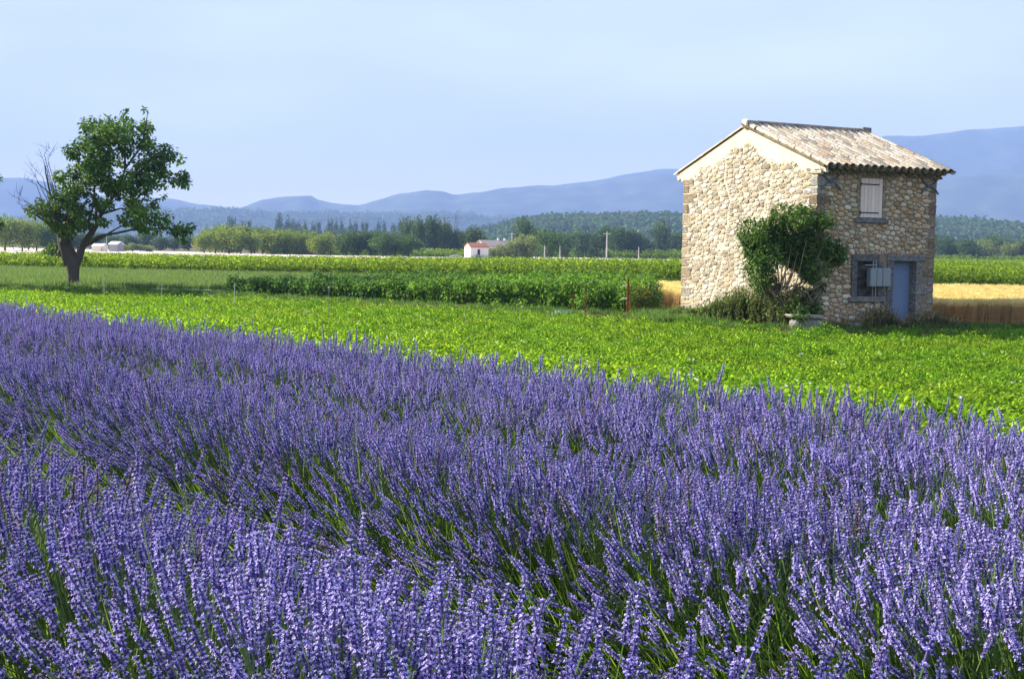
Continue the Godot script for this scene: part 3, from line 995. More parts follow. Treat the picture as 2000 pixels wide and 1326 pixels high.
func far_buildings() -> void:
	var white := surf("white_render", Color(0.80, 0.76, 0.72), 0.9, noise_tex(0.02, 81, Color(0.85, 0.84, 0.82), Color(1, 1, 1)), 0.3)
	var cream := surf("cream_render", Color(0.72, 0.62, 0.52), 0.9)
	var red := surf("red_tiles", Color(0.37, 0.17, 0.11), 0.9, noise_tex(0.05, 82, Color(0.7, 0.65, 0.6), Color(1, 1, 1)), 0.7)
	var greytile := surf("old_grey_tiles", Color(0.40, 0.34, 0.33), 0.9, noise_tex(0.05, 83, Color(0.7, 0.7, 0.7), Color(1, 1, 1)), 0.7)
	var dark := surf("dark_opening", Color(0.03, 0.03, 0.04), 0.5)
	# white hut with red roof
	var p := far_at(919, 505, 262)
	var s := thing("white_hut", "small white rendered hut with bright red tiled roof in the vineyard", "hut", Vector3(p.x, 0, p.z), 0.30)
	gabled(s, 3.5, 4.6, 2.35, 3.1, white, red, 0.12)
	var b := MB.new()
	b.box(Vector3(1.35, 1.0, 0.0), Vector3(1.85, 2.0, 0.05), 0.01, Color.WHITE)
	build("window", b.mesh(), dark, s)
	b = MB.new()
	b.box(Vector3(0.0, -0.1, 0.002), Vector3(3.5, 0.85, 0.045), 0.01, Color.WHITE)
	build("plinth", b.mesh(), surf("grey_render", Color(0.45, 0.46, 0.5), 0.9), s)
	# creeper on its front
	var v := MB.new()
	for k in 220:
		var q := Vector3(1.6 + rng.randfn() * 0.5, absf(rng.randfn()) * 0.35 + 0.15, rng.randf_range(0.06, 0.4))
		v.kite(q, rand_dir(), rand_dir(), 0.22, 0.18, jitter(lin(0.06, 0.11, 0.03), 0.3))
	tag(build("front_bush", v.mesh(), M.tree, self, s.position + Vector3(0, 0, 0.1)), "low green bush against the front of the white hut", "bush")
	# farmhouse behind
	p = far_at(949, 500, 300)
	s = thing("farmhouse", "cream farmhouse with grey tiled roof behind the white hut", "house", Vector3(p.x, 0, p.z), 0.45)
	gabled(s, 9.0, 6.2, 2.7, 3.9, cream, greytile, 0.3)
	for x in [4.2, 5.8]:
		b = MB.new()
		b.box(Vector3(x, 3.2, -3.4), Vector3(x + 0.4, 4.5, -3.0), 0.03, Color.WHITE)
		build("chimney", b.mesh(), white, s)
	b = MB.new()
	b.box(Vector3(3.0, 0.0, -0.02), Vector3(4.0, 2.1, 0.04), 0.01, Color.WHITE)
	build("door", b.mesh(), dark, s)
	# white shed behind the left tree
	p = far_at(178, 490, 330)
	s = thing("white_shed", "low pale shed with orange end wall seen under the left tree", "shed", Vector3(p.x, 0, p.z), -0.25)
	gabled(s, 2.9, 2.4, 1.15, 1.7, surf("pale_sheet", Color(0.75, 0.68, 0.6), 0.8), surf("pale_roof", Color(0.78, 0.76, 0.78), 0.7), 0.1)
	b = MB.new()
	b.box(Vector3(2.5, 0.0, 0.003), Vector3(2.9, 1.1, 0.05), 0.01, Color.WHITE)
	build("orange_panel", b.mesh(), surf("orange_paint", Color(0.70, 0.30, 0.12), 0.8), s)
	p = far_at(200, 489, 332)
	s = thing("sheet_roofed_barn", "low grey barn with a white sheet roof beside the pale shed", "barn", Vector3(p.x, 0, p.z - 5.0), -0.25)
	gabled(s, 2.2, 3.0, 1.7, 2.3, surf("grey_boards", Color(0.3, 0.3, 0.32), 0.9), surf("white_sheet", Color(0.8, 0.8, 0.82), 0.6), 0.2)
	# rubble heap beside the white hut
	b = MB.new()
	for k in 60:
		var q := Vector3(rng.randf_range(-1.3, 1.3), 0, rng.randf_range(-0.5, 0.5))
		q.y = maxf(0.0, 0.75 * (1.0 - q.x * q.x / 2.4)) * rng.randf()
		b.box(q - Vector3(0.22, 0.14, 0.2), q + Vector3(0.22, 0.14, 0.2), 0.06, jitter(lin(0.40, 0.38, 0.40), 0.25), Transform3D(), 0.05, rng)
	p = far_at(890, 505, 266)
	tag(build("rubble_heap", b.mesh(), M.paint, self, Vector3(p.x, 0.1, p.z)), "low heap of grey stones left of the white hut", "stone heap", "", "stuff")
	# village far right
	var vl := [[1984, 458, 9.0], [1994, 464, 7.0], [2003, 462, 8.0], [1976, 466, 6.0], [1990, 470, 6.5]]
	var which := ["large white village house far off at the right edge", "small pale house right of the large white village house", "pale house half out of the frame at the right edge", "leftmost little house of the far village", "lowest little house of the far village"]
	for k in vl.size():
		p = far_at(vl[k][0], vl[k][1], 1550.0)
		s = thing("village_house", which[k], "house", Vector3(p.x, p.y - 3.0, p.z), 0.3 - k * 0.2, "houses of the far village")
		gabled(s, vl[k][2], 6.0, 3.6, 5.2, white, red if k != 1 else greytile, 0.3)
		b = MB.new()
		b.box(Vector3(-3, -16.0, -9.0), Vector3(vl[k][2] + 3, -0.35, 3.0), 0.5, Color.WHITE)
		build("terrace", b.mesh(), surf("terrace", Color(0.12, 0.14, 0.08), 1.0), s)
	# lattice mast
	p = far_at(890.5, 470, 850.0)
	s = thing("pylon", "thin grey lattice mast rising above the trees left of the white hut", "pylon", Vector3(p.x, 0, p.z))
	b = MB.new()
	for c in [[-1, -1], [1, -1], [1, 1], [-1, 1]]:
		b.tube([Vector3(c[0] * 1.5, 0, c[1] * 1.5), Vector3(c[0] * 0.5, 23, c[1] * 0.5)], [0.12, 0.09], 4, lin(0.16, 0.17, 0.19))
	build("mast_leg", b.mesh(), M.paint, s)
	b = MB.new()
	for k in 12:
		var y0 := k * 23.0 / 12; var y1 := (k + 1) * 23.0 / 12
		var r0 := 1.5 - y0 / 23.0; var r1 := 1.5 - y1 / 23.0
		for f in [-1, 1]:
			b.tube([Vector3(-r0, y0, f * r0), Vector3(r1, y1, f * r1)], [0.07, 0.07], 3, lin(0.18, 0.19, 0.2))
			b.tube([Vector3(r0, y0, f * r0), Vector3(-r1, y1, f * r1)], [0.07, 0.07], 3, lin(0.18, 0.19, 0.2))
	build("lattice_bracing", b.mesh(), M.paint, s)
	for y in [18.0, 21.0]:
		b = MB.new()
		b.tube([Vector3(-3.0, y, 0), Vector3(3.0, y, 0)], [0.1, 0.1], 4, lin(0.18, 0.19, 0.2))
		build("crossarm", b.mesh(), M.paint, s)

# ------------------------------------------------------------------ trees in the distance
func trunk_mesh(h: float, r: float, seed_: int) -> ArrayMesh:
	var g := RandomNumberGenerator.new()
	g.seed = seed_
	var b := MB.new()
	var bend := Vector3(g.randfn() * 0.05, 0, g.randfn() * 0.05) * h
	b.tube([Vector3.ZERO, Vector3(0, h * 0.3, 0) + bend * 0.3, Vector3(0, h * 0.6, 0) + bend], [r, r * 0.8, r * 0.55], 7, Color.WHITE)
	for k in 5:
		var a := k * 1.3 + g.randf()
		b.tube([Vector3(0, h * (0.28 + 0.06 * k), 0) + bend * 0.5, Vector3(cos(a) * h * 0.16, h * (0.5 + 0.07 * k), sin(a) * h * 0.16)], [r * 0.5, r * 0.15], 5, Color.WHITE)
	return b.mesh(true)

var protos := {}
func make_proto(kind: String, crowns: Array, trunks: Array) -> void:
	protos[kind] = []
	for k in crowns.size(): protos[kind].append([crowns[k], trunks[k % trunks.size()]])

# a tree whose unit is one metre of height
func tree(called: String, kind: String, px: float, top: float, dist: float, wide: float, label: String, group := "", base_y := 0.0) -> Node3D:
	var p := far_at(px, top, dist)
	var h := p.y - base_y
	var o := thing(called, label, "tree", Vector3(p.x, base_y, p.z), rng.randf() * TAU, group)
	var pr: Array = protos[kind][rng.randi() % protos[kind].size()]
	o.scale = Vector3(wide * dist / LENS, h, wide * dist / LENS)
	build("trunk", pr[1], M.bark, o)
	build("crown", pr[0], M.tree, o)
	return o

func far_trees() -> void:
	var yel := [lin(0.225, 0.300, 0.042), lin(0.165, 0.255, 0.042), lin(0.285, 0.315, 0.060), lin(0.135, 0.210, 0.036)]
	var drk := [lin(0.069, 0.138, 0.037), lin(0.094, 0.169, 0.044), lin(0.056, 0.112, 0.037)]
	var mid := [lin(0.065, 0.12, 0.045), lin(0.09, 0.15, 0.05), lin(0.05, 0.10, 0.045)]
	var pine := [lin(0.045, 0.085, 0.04), lin(0.06, 0.10, 0.045), lin(0.035, 0.07, 0.035)]
	var wil := [lin(0.213, 0.275, 0.100), lin(0.163, 0.225, 0.081), lin(0.250, 0.288, 0.125)]
	# unit shapes: height 1, width 1
	var orch := []; var dark := []; var bush := []; var pop := []; var tall := []; var wide := []; var low := []
	for k in 3:
		orch.append(crown_mesh(2600, Vector3(0, 0.55, 0), Vector3(0.50, 0.40, 0.50), 0.07, yel, 46, 100 + k, 0.4))
		dark.append(crown_mesh(2600, Vector3(0, 0.56, 0), Vector3(0.50, 0.40, 0.50), 0.07, drk, 46, 110 + k, 0.4))
		wide.append(crown_mesh(2600, Vector3(0, 0.54, 0), Vector3(0.48, 0.46, 0.48), 0.065, mid, 46, 120 + k, 0.35))
		pop.append(crown_mesh(1000, Vector3(0, 0.53, 0), Vector3(0.40, 0.46, 0.40), 0.06, pine, 34, 130 + k, 0.2, -0.6))
		tall.append(crown_mesh(2400, Vector3(0, 0.58, 0), Vector3(0.46, 0.42, 0.46), 0.06, mid, 30, 140 + k, 0.3, -0.2))
		low.append(crown_mesh(2200, Vector3(0, 0.46, 0), Vector3(0.48, 0.46, 0.48), 0.07, wil, 36, 150 + k, 0.3, -0.5))
	var tr := [trunk_mesh(1.0, 0.035, 1), trunk_mesh(1.0, 0.03, 2)]
	make_proto("orchard", orch, tr); make_proto("dark", dark, tr); make_proto("wide", wide, tr)
	make_proto("poplar", pop, tr); make_proto("tall", tall, tr); make_proto("willow", low, tr)
	# orchard row right of the left tree
	var g := "trees of the orchard row beyond the vineyard"
	var row := [[398, 455, 44], [420, 449, 50], [447, 444, 58], [470, 451, 46], [490, 458, 42], [512, 455, 46], [534, 458, 50], [556, 452, 46], [578, 457, 48], [602, 460, 46], [622, 462, 44], [645, 458, 52]]
	for k in row.size():
		tree("orchard_tree", "orchard", row[k][0], row[k][1], 325 + rng.randf_range(-6, 6), row[k][2], "yellow-green orchard tree, %s from the left in the row beyond the vineyard" % ordinal(k), g)
	row = [[676, 454, 54], [700, 452, 52], [724, 454, 50], [748, 456, 50], [772, 458, 52], [798, 460, 52]]
	for k in row.size():
		tree("orchard_tree", "dark", row[k][0], row[k][1], 320 + rng.randf_range(-6, 6), row[k][2], "dark green orchard tree, %s from the right end of the row beyond the vineyard" % ordinal(row.size() - 1 - k), g)
	# second line behind the orchard, partly hidden
	row = [[410, 448, 50], [433, 440, 55], [462, 440, 50], [497, 446, 48], [530, 448, 46], [566, 450, 48], [600, 452, 46], [640, 455, 46]]
	for k in row.size():
		tree("orchard_tree", "orchard", row[k][0], row[k][1], 352 + rng.randf_range(-6, 6), row[k][2], "orchard tree of the second line, %s from the left, half hidden by the front row" % ordinal(k), "orchard trees of the second line")
	# round trees at the left edge
	row = [[-30, 425, 70], [8, 424, 62], [42, 428, 60], [70, 434, 52], [98, 440, 48], [122, 452, 40], [150, 455, 40]]
	for k in row.size():
		tree("round_tree", "orchard" if k in [1, 2, 3] else "wide", row[k][0], row[k][1], 300 + rng.randf_range(-8, 8), row[k][2], "round %s tree, %s from the left edge behind the left vineyard" % ["yellow-green" if k in [1, 2, 3] else "dark green", ordinal(k)], "round trees at the left edge")
	row = [[184, 452, 46], [222, 458, 42], [252, 460, 46], [284, 452, 44], [312, 462, 42], [340, 464, 40], [368, 462, 40]]
	for k in row.size():
		tree("hazy_tree", "wide", row[k][0], row[k][1], 420 + rng.randf_range(-15, 15), row[k][2], "blue-green tree, %s right of the left tree's trunk, behind the pale bare field" % ordinal(k), "trees behind the pale field")
	row = [[232, 476, 34], [258, 474, 36], [286, 478, 34]]
	for k in row.size():
		tree("shrub", "willow", row[k][0], row[k][1], 345, row[k][2], "grey-green shrub, %s from the pale shed under the left tree" % ordinal(k), "shrubs by the pale shed")
	# poplars and hazy trees behind the orchard
	row = [[402, 446, 10], [418, 443, 9], [424, 442, 9], [448, 428, 16], [455, 430, 14], [473, 437, 18], [486, 434, 16], [545, 421, 17], [560, 428, 17], [572, 434, 15], [582, 437, 13], [596, 436, 13], [612, 438, 14], [622, 436, 13], [644, 430, 16], [655, 434, 14], [668, 434, 13], [686, 436, 14], [694, 437, 11], [708, 437, 10], [716, 437, 11], [739, 434, 12], [750, 438, 11], [768, 440, 13], [784, 428, 16]]
	for k in row.size():
		tree("poplar", "poplar", row[k][0], row[k][1] - 6, 820 + rng.randf_range(-50, 50), row[k][2] * 1.25, "slender blue-grey poplar, %s from the left in the hazy line behind the orchard" % ordinal(k), "hazy poplars behind the orchard")
	row = [[480, 446, 60], [520, 444, 55], [590, 444, 60], [612, 450, 50], [640, 450, 50], [665, 448, 46], [700, 452, 56], [740, 450, 50], [768, 450, 44], [560, 448, 50]]
	for k in row.size():
		tree("hazy_tree", "wide", row[k][0], row[k][1], 760 + rng.randf_range(-30, 30), row[k][2], "hazy round tree at the poplars' foot, %s from the left behind the orchard" % ordinal(k), "hazy round trees among the poplars")
	# tall trees left of the white hut
	row = [[797, 430, 40, "tall"], [818, 428, 34, "tall"], [843, 424, 46, "tall"], [866, 430, 44, "wide"], [884, 446, 36, "wide"], [905, 455, 30, "wide"], [924, 443, 52, "wide"], [945, 462, 30, "wide"]]
	var what := ["tall airy tree at the right end of the orchard row", "second tall tree right of the orchard row", "tallest tree of the clump left of the white hut", "broad dark tree right of the tallest tree in the clump", "small dark tree under the lattice mast", "low bushy tree just left of the round tree behind the white hut", "round dark tree directly behind the white hut", "low dark tree between white hut and farmhouse"]
	for k in row.size(): tree("tall_tree", row[k][3], row[k][0], row[k][1], 355 + rng.randf_range(-8, 8), row[k][2], what[k], "")
	# trees and bushes round the farm
	row = [[1025, 430, 50, "wide", 350], [1050, 448, 36, "dark", 330], [1074, 451, 52, "dark", 320], [1098, 456, 40, "wide", 340], [1130, 450, 54, "wide", 390], [1160, 455, 40, "wide", 400], [1180, 446, 44, "wide", 420], [1212, 444, 56, "wide", 410], [1240, 452, 44, "wide", 410], [1262, 462, 36, "wide", 420], [1292, 436, 40, "tall", 430], [1318, 456, 44, "wide", 440], [1350, 450, 50, "wide", 430], [1400, 452, 60, "wide", 430]]
	what = ["big round tree rising behind the pale willow by the farmhouse", "dark tree squeezed between the pale willow and the cypress-dark tree", "nearly black dense tree right of the pale willow", "dark tree right of the nearly black one", "broad tree behind the narrow vineyard strip, left of the concrete pole", "small tree just left of the concrete pole", "dark tree standing right behind the concrete pole", "broad dark tree right of the concrete pole", "dark tree left of the gap before the tall pale tree", "low tree in the gap before the tall pale tree", "tall pale conical tree left of the stone hut", "dark tree cut by the left wall of the stone hut", "tree hidden behind the left wall of the stone hut", "second tree hidden behind the stone hut"]
	for k in row.size(): tree("farm_tree", row[k][3], row[k][0], row[k][1], row[k][4], row[k][2], what[k], "")
	row = [[1030, 456, 46], [1008, 464, 46], [985, 474, 40], [963, 482, 34]]
	what = ["tallest light green willow right of the farmhouse", "light green willow in front of the farmhouse roof", "feathery pale shrub before the farmhouse", "lowest feathery shrub right of the white hut"]
	for k in row.size(): tree("willow", "willow", row[k][0], row[k][1], 285, row[k][2], what[k], "pale willows by the farmhouse")
	# right of the stone hut
	row = [[1826, 462, 60, "wide", 430], [1850, 466, 50, "wide", 420], [1873, 470, 44, "willow", 420], [1896, 466, 50, "wide", 410], [1922, 466, 60, "willow", 420], [1948, 468, 56, "wide", 440], [1975, 470, 46, "willow", 430], [2000, 466, 56, "wide", 440], [2040, 462, 60, "wide", 440], [1936, 458, 60, "dark", 600], [1965, 462, 40, "dark", 620], [1990, 463, 12, "poplar", 640], [1760, 455, 60, "wide", 430], [1800, 455, 60, "wide", 430]]
	what = ["bushy tree touching the right wall of the stone hut", "bushy dark tree, second right of the stone hut", "paler bushy tree, third right of the stone hut", "mid-green tree, fourth right of the stone hut", "pale broad tree in the middle of the right-hand tree line", "dark tree right of the pale broad one", "pale tree near the right edge", "broad tree at the right edge", "broad tree beyond the right edge", "large dark tree behind the right-hand tree line", "smaller dark tree below the village", "single dark cypress by the far village", "tree hidden behind the right side of the stone hut", "second tree hidden by the right side of the stone hut"]
	for k in row.size(): tree("field_tree", row[k][3], row[k][0], row[k][1], row[k][4], row[k][2], what[k], "")
	# bright bush just behind the vineyard at the left tree
	var p := gp(84, 524)
	var b := MB.new()
	var crown := crown_mesh(1100, Vector3(0, 0.55, 0), Vector3(0.9, 0.5, 0.6), 0.17, [lin(0.10, 0.18, 0.02), lin(0.14, 0.22, 0.03), lin(0.06, 0.12, 0.02)], 26, 160, 0.3)
	var bs := thing("bush", "bright green bush rising from the vineyard left of the left tree", "bush", Vector3(p.x, 0.45, p.z - 3.0))
	build("crown", crown, M.tree, bs)
	b.tube([Vector3(0, -0.45, 0), Vector3(0.05, 0.4, 0)], [0.06, 0.03], 6, Color.WHITE)
	build("trunk", b.mesh(true), M.bark, bs)
	bs.scale = Vector3(1.25, 1.35, 1.25)

# ------------------------------------------------------------------ the pollard at the left
func main_tree() -> void:
	var foot := gp(142, 561)
	var dist: float = -foot.z
	var at := func(zx: float, zy: float, dz := 0.0) -> Vector3:   # place in the tree's own upright plane
		var px := zx * 0.3167
		var py := 180.0 + zy * 0.3167
		var p := far_at(px, py, dist)
		return p - foot + Vector3(0, 0, dz)
	var o := thing("pollard_tree", "old pollarded tree with gnarled trunk, leafy crown and bare twigs, left foreground", "tree", foot)
	var b := MB.new()
	var W := Color.WHITE
	var k: float = 0.3167 * dist / LENS
	b.tube([at.call(445, 1225), at.call(445, 1190), at.call(447, 1130), at.call(448, 1080), at.call(440, 1040), at.call(425, 1000)], [46 * k, 38 * k, 35 * k, 40 * k, 46 * k, 36 * k], 14, W, true, 0.07)
	# left stub with burls and the right limb
	b.tube([at.call(440, 1050), at.call(415, 1005), at.call(400, 960), at.call(388, 915), at.call(378, 880), at.call(375, 850)], [44 * k, 47 * k, 43 * k, 38 * k, 28 * k, 14 * k], 12, W, true, 0.1)
	b.tube([at.call(378, 985), at.call(362, 992), at.call(352, 994)], [26 * k, 20 * k, 13 * k], 9, W, true, 0.1)
	b.tube([at.call(405, 925, 0.4), at.call(420, 890, 0.5), at.call(432, 850, 0.5)], [26 * k, 20 * k, 12 * k], 8, W, true, 0.1)
	b.tube([at.call(458, 1060), at.call(480, 1020), at.call(502, 965), at.call(525, 915), at.call(560, 870), at.call(592, 815), at.call(620, 750), at.call(650, 700), at.call(700, 640), at.call(740, 560), at.call(770, 470)], [30 * k, 24 * k, 20 * k, 19 * k, 18 * k, 16 * k, 13 * k, 13 * k, 11 * k, 8 * k, 5 * k], 11, W, true, 0.08)
	build("trunk", b.mesh(true), M.bark, o)
	var limbs := [
		[[[535, 945, 0.2], [590, 905, 0.3], [640, 885, 0.5], [740, 870, 0.6], [830, 848, 0.4], [900, 850, 0.2], [1000, 838, 0], [1120, 850, 0]], 11],
		[[[545, 930, -0.2], [620, 890, -0.4], [700, 835, -0.6], [780, 800, -0.8]], 8],
		[[[560, 870, 0], [560, 800, 0.5], [600, 720, 0.8], [610, 640, 0.9]], 9],
		[[[620, 750, 0], [690, 740, 0.6], [780, 720, 1.0], [880, 760, 1.1]], 9],
		[[[650, 700, 0], [640, 600, -0.6], [640, 480, -0.8], [640, 330, -0.7], [660, 220, -0.5]], 10],
		[[[700, 640, 0], [800, 560, 0.4], [900, 480, 0.6], [1040, 440, 0.5]], 9],
		[[[740, 560, 0], [850, 540, -0.5], [1000, 520, -0.7], [1130, 540, -0.6]], 8],
		[[[770, 470, 0], [770, 330, 0.2], [770, 220, 0.3], [765, 140, 0.2]], 6],
		[[[770, 470, 0], [860, 330, -0.3], [890, 200, -0.2], [905, 110, -0.1]], 6],
		[[[385, 890, 0], [360, 760, 0.4], [330, 640, 0.5], [300, 500, 0.5], [290, 450, 0.4]], 9],
		[[[380, 880, 0], [400, 740, -0.3], [410, 620, -0.4], [420, 520, -0.3]], 8],
		[[[400, 900, 0], [470, 780, 0.4], [500, 640, 0.7], [470, 520, 0.8]], 8],
		[[[378, 880, 0], [300, 800, 0.5], [220, 740, 0.7], [160, 715, 0.7]], 8],
		[[[380, 860, 0], [320, 700, -0.5], [260, 610, -0.7], [190, 550, -0.7]], 7],
		[[[592, 815, 0], [560, 720, -0.7], [540, 600, -0.9], [560, 450, -0.9], [570, 330, -0.8]], 9]]
	for l in limbs:
		var ps := []; var rs := []
		var n: int = l[0].size()
		for i in n:
			ps.append(at.call(l[0][i][0], l[0][i][1], l[0][i][2]))
			rs.append(l[1] * k * (1.0 - 0.8 * i / (n - 1.0)) + 0.006)
		b = MB.new()
		b.tube(ps, rs, 7, W, true, 0.08)
		build("limb", b.mesh(true), M.bark, o)
	# bare twigs to the upper left, and thin stems through the left crown
	b = MB.new()
	var tips := [[300, 340, 270, 380], [330, 330, 310, 420], [255, 370, 270, 430], [205, 440, 240, 520], [195, 470, 240, 540], [140, 530, 220, 570], [90, 610, 180, 670], [70, 640, 170, 690], [80, 680, 170, 720], [280, 430, 290, 520], [345, 500, 330, 600], [360, 470, 350, 560]]
	for q in tips:
		var st: Vector3 = at.call(372 + rng.randf_range(-12, 12), 870, rng.randf_range(-0.3, 0.5))
		var md: Vector3 = at.call(lerpf(q[2], 365, 0.5), lerpf(q[3], 860, 0.5), rng.randf_range(-0.5, 0.8))
		var m2: Vector3 = at.call(q[2], q[3], rng.randf_range(-0.5, 0.8))
		var e: Vector3 = at.call(q[0], q[1], rng.randf_range(-0.5, 0.8))
		b.tube([st, md, m2, e], [0.030, 0.022, 0.013, 0.005], 5, W, true)
		for s in 5:
			var f := m2.lerp(e, rng.randf())
			b.tube([f, f + Vector3(rng.randfn() * 0.25, rng.randf_range(0.1, 0.5), rng.randfn() * 0.2)], [0.010, 0.004], 3, W, false)
	for s in 26:
		var q: Vector3 = at.call(rng.randf_range(330, 560), rng.randf_range(560, 800), rng.randf_range(-0.8, 0.9))
		var q0: Vector3 = at.call(rng.randf_range(375, 440), rng.randf_range(860, 930), rng.randf_range(-0.3, 0.5))
		b.tube([q0, q0.lerp(q, 0.5) + Vector3(rng.randfn() * 0.1, 0, 0), q], [0.03, 0.02, 0.006], 4, W, false)
	build("bare_twigs", b.mesh(true), M.bark, o)
	# leaf clumps
	var cl := [[572, 168, 26], [545, 200, 42], [650, 190, 55], [757, 125, 26], [770, 190, 50], [905, 112, 14], [870, 205, 50], [922, 225, 26], [600, 250, 66], [700, 260, 74], [800, 265, 64], [470, 312, 40], [560, 325, 66], [650, 350, 76], [760, 340, 56], [860, 300, 52], [905, 300, 34], [500, 375, 55], [600, 420, 76], [540, 440, 48], [700, 410, 50], [670, 490, 74], [960, 358, 44], [1030, 365, 44], [1072, 405, 38], [980, 430, 62], [905, 425, 60], [880, 505, 74], [815, 530, 58], [1000, 480, 46], [1065, 535, 46], [1120, 515, 38], [1130, 558, 32], [960, 555, 50], [880, 585, 50], [760, 565, 56], [650, 565, 58], [600, 520, 58], [780, 640, 54], [850, 605, 36], [700, 605, 54], [905, 650, 26], [995, 640, 22], [950, 690, 30], [820, 720, 62], [900, 735, 62], [965, 780, 52], [880, 800, 52], [780, 790, 42], [940, 840, 40], [868, 850, 28], [700, 700, 38], [660, 800, 32], [430, 490, 50], [395, 522, 38], [470, 505, 46], [370, 562, 36], [425, 605, 54], [500, 590, 56], [350, 620, 26], [480, 655, 54], [420, 690, 46], [300, 685, 34], [285, 740, 34], [225, 692, 28], [170, 722, 26], [200, 760, 26], [335, 725, 36], [350, 800, 42], [430, 775, 56], [500, 725, 46], [440, 850, 50], [470, 815, 46], [1040, 838, 28], [1090, 850, 40], [1140, 848, 42], [1180, 838, 28], [1204, 832, 16], [1100, 895, 26], [1130, 925, 18], [512, 1020, 16], [520, 1055, 14], [440, 1065, 20], [560, 660, 40], [540, 760, 36], [610, 700, 30], [380, 830, 40], [320, 790, 34], [250, 730, 34], [400, 740, 44], [450, 720, 46], [370, 690, 36], [520, 800, 34], [330, 650, 28], [390, 640, 38]]
	b = MB.new()
	var pal := [lin(0.094, 0.188, 0.027), lin(0.069, 0.150, 0.027), lin(0.125, 0.225, 0.031), lin(0.056, 0.125, 0.025)]
	for q in cl:
		var r: float = q[2] * k
		var copies: int = 1 if q[2] < 30 else 2
		for s in copies:
			var centre: Vector3 = at.call(q[0] + rng.randfn() * 3.0, q[1] + rng.randfn() * 3.0, clampf(rng.randfn(), -1.6, 1.6) * (0.25 if q[2] < 32 else 0.9))
			var base: Color = pal[rng.randi() % 4]
			if q[0] < 560 and q[1] > 480 and rng.randf() < 0.5: base = lin(0.12, 0.20, 0.025)
			var count := int(clampf(r * r * 800.0, 16, 260))
			for i in count:
				var d := rand_dir()
				var p := centre + d * r * pow(rng.randf(), 0.4) * Vector3(1, 0.92, 1.0)
				var dir := (d * 0.8 + Vector3(rng.randfn() * 0.5, rng.randfn() * 0.4 - 0.45, rng.randfn() * 0.5)).normalized()
				var up := (Vector3.UP + rand_dir() * 0.8).normalized()
				b.leaf(p, dir, up, rng.randf_range(0.11, 0.20), rng.randf_range(0.075, 0.13), rng.randf_range(0.05, 0.4), jitter(base, 0.3))
	tag(build("crown", b.mesh(), M.tree, o), "", "", "", "")
	# a second pollard of the same kind stands outside the frame; only the tip of its crown reaches in
	var two: Node3D = o.duplicate()
	two.position = gp(-234, 556)
	add_child(two, true)
	tag(two, "tree outside the left edge, only its leafy branch tip showing", "tree")
	two.name = "pollard_tree_001"

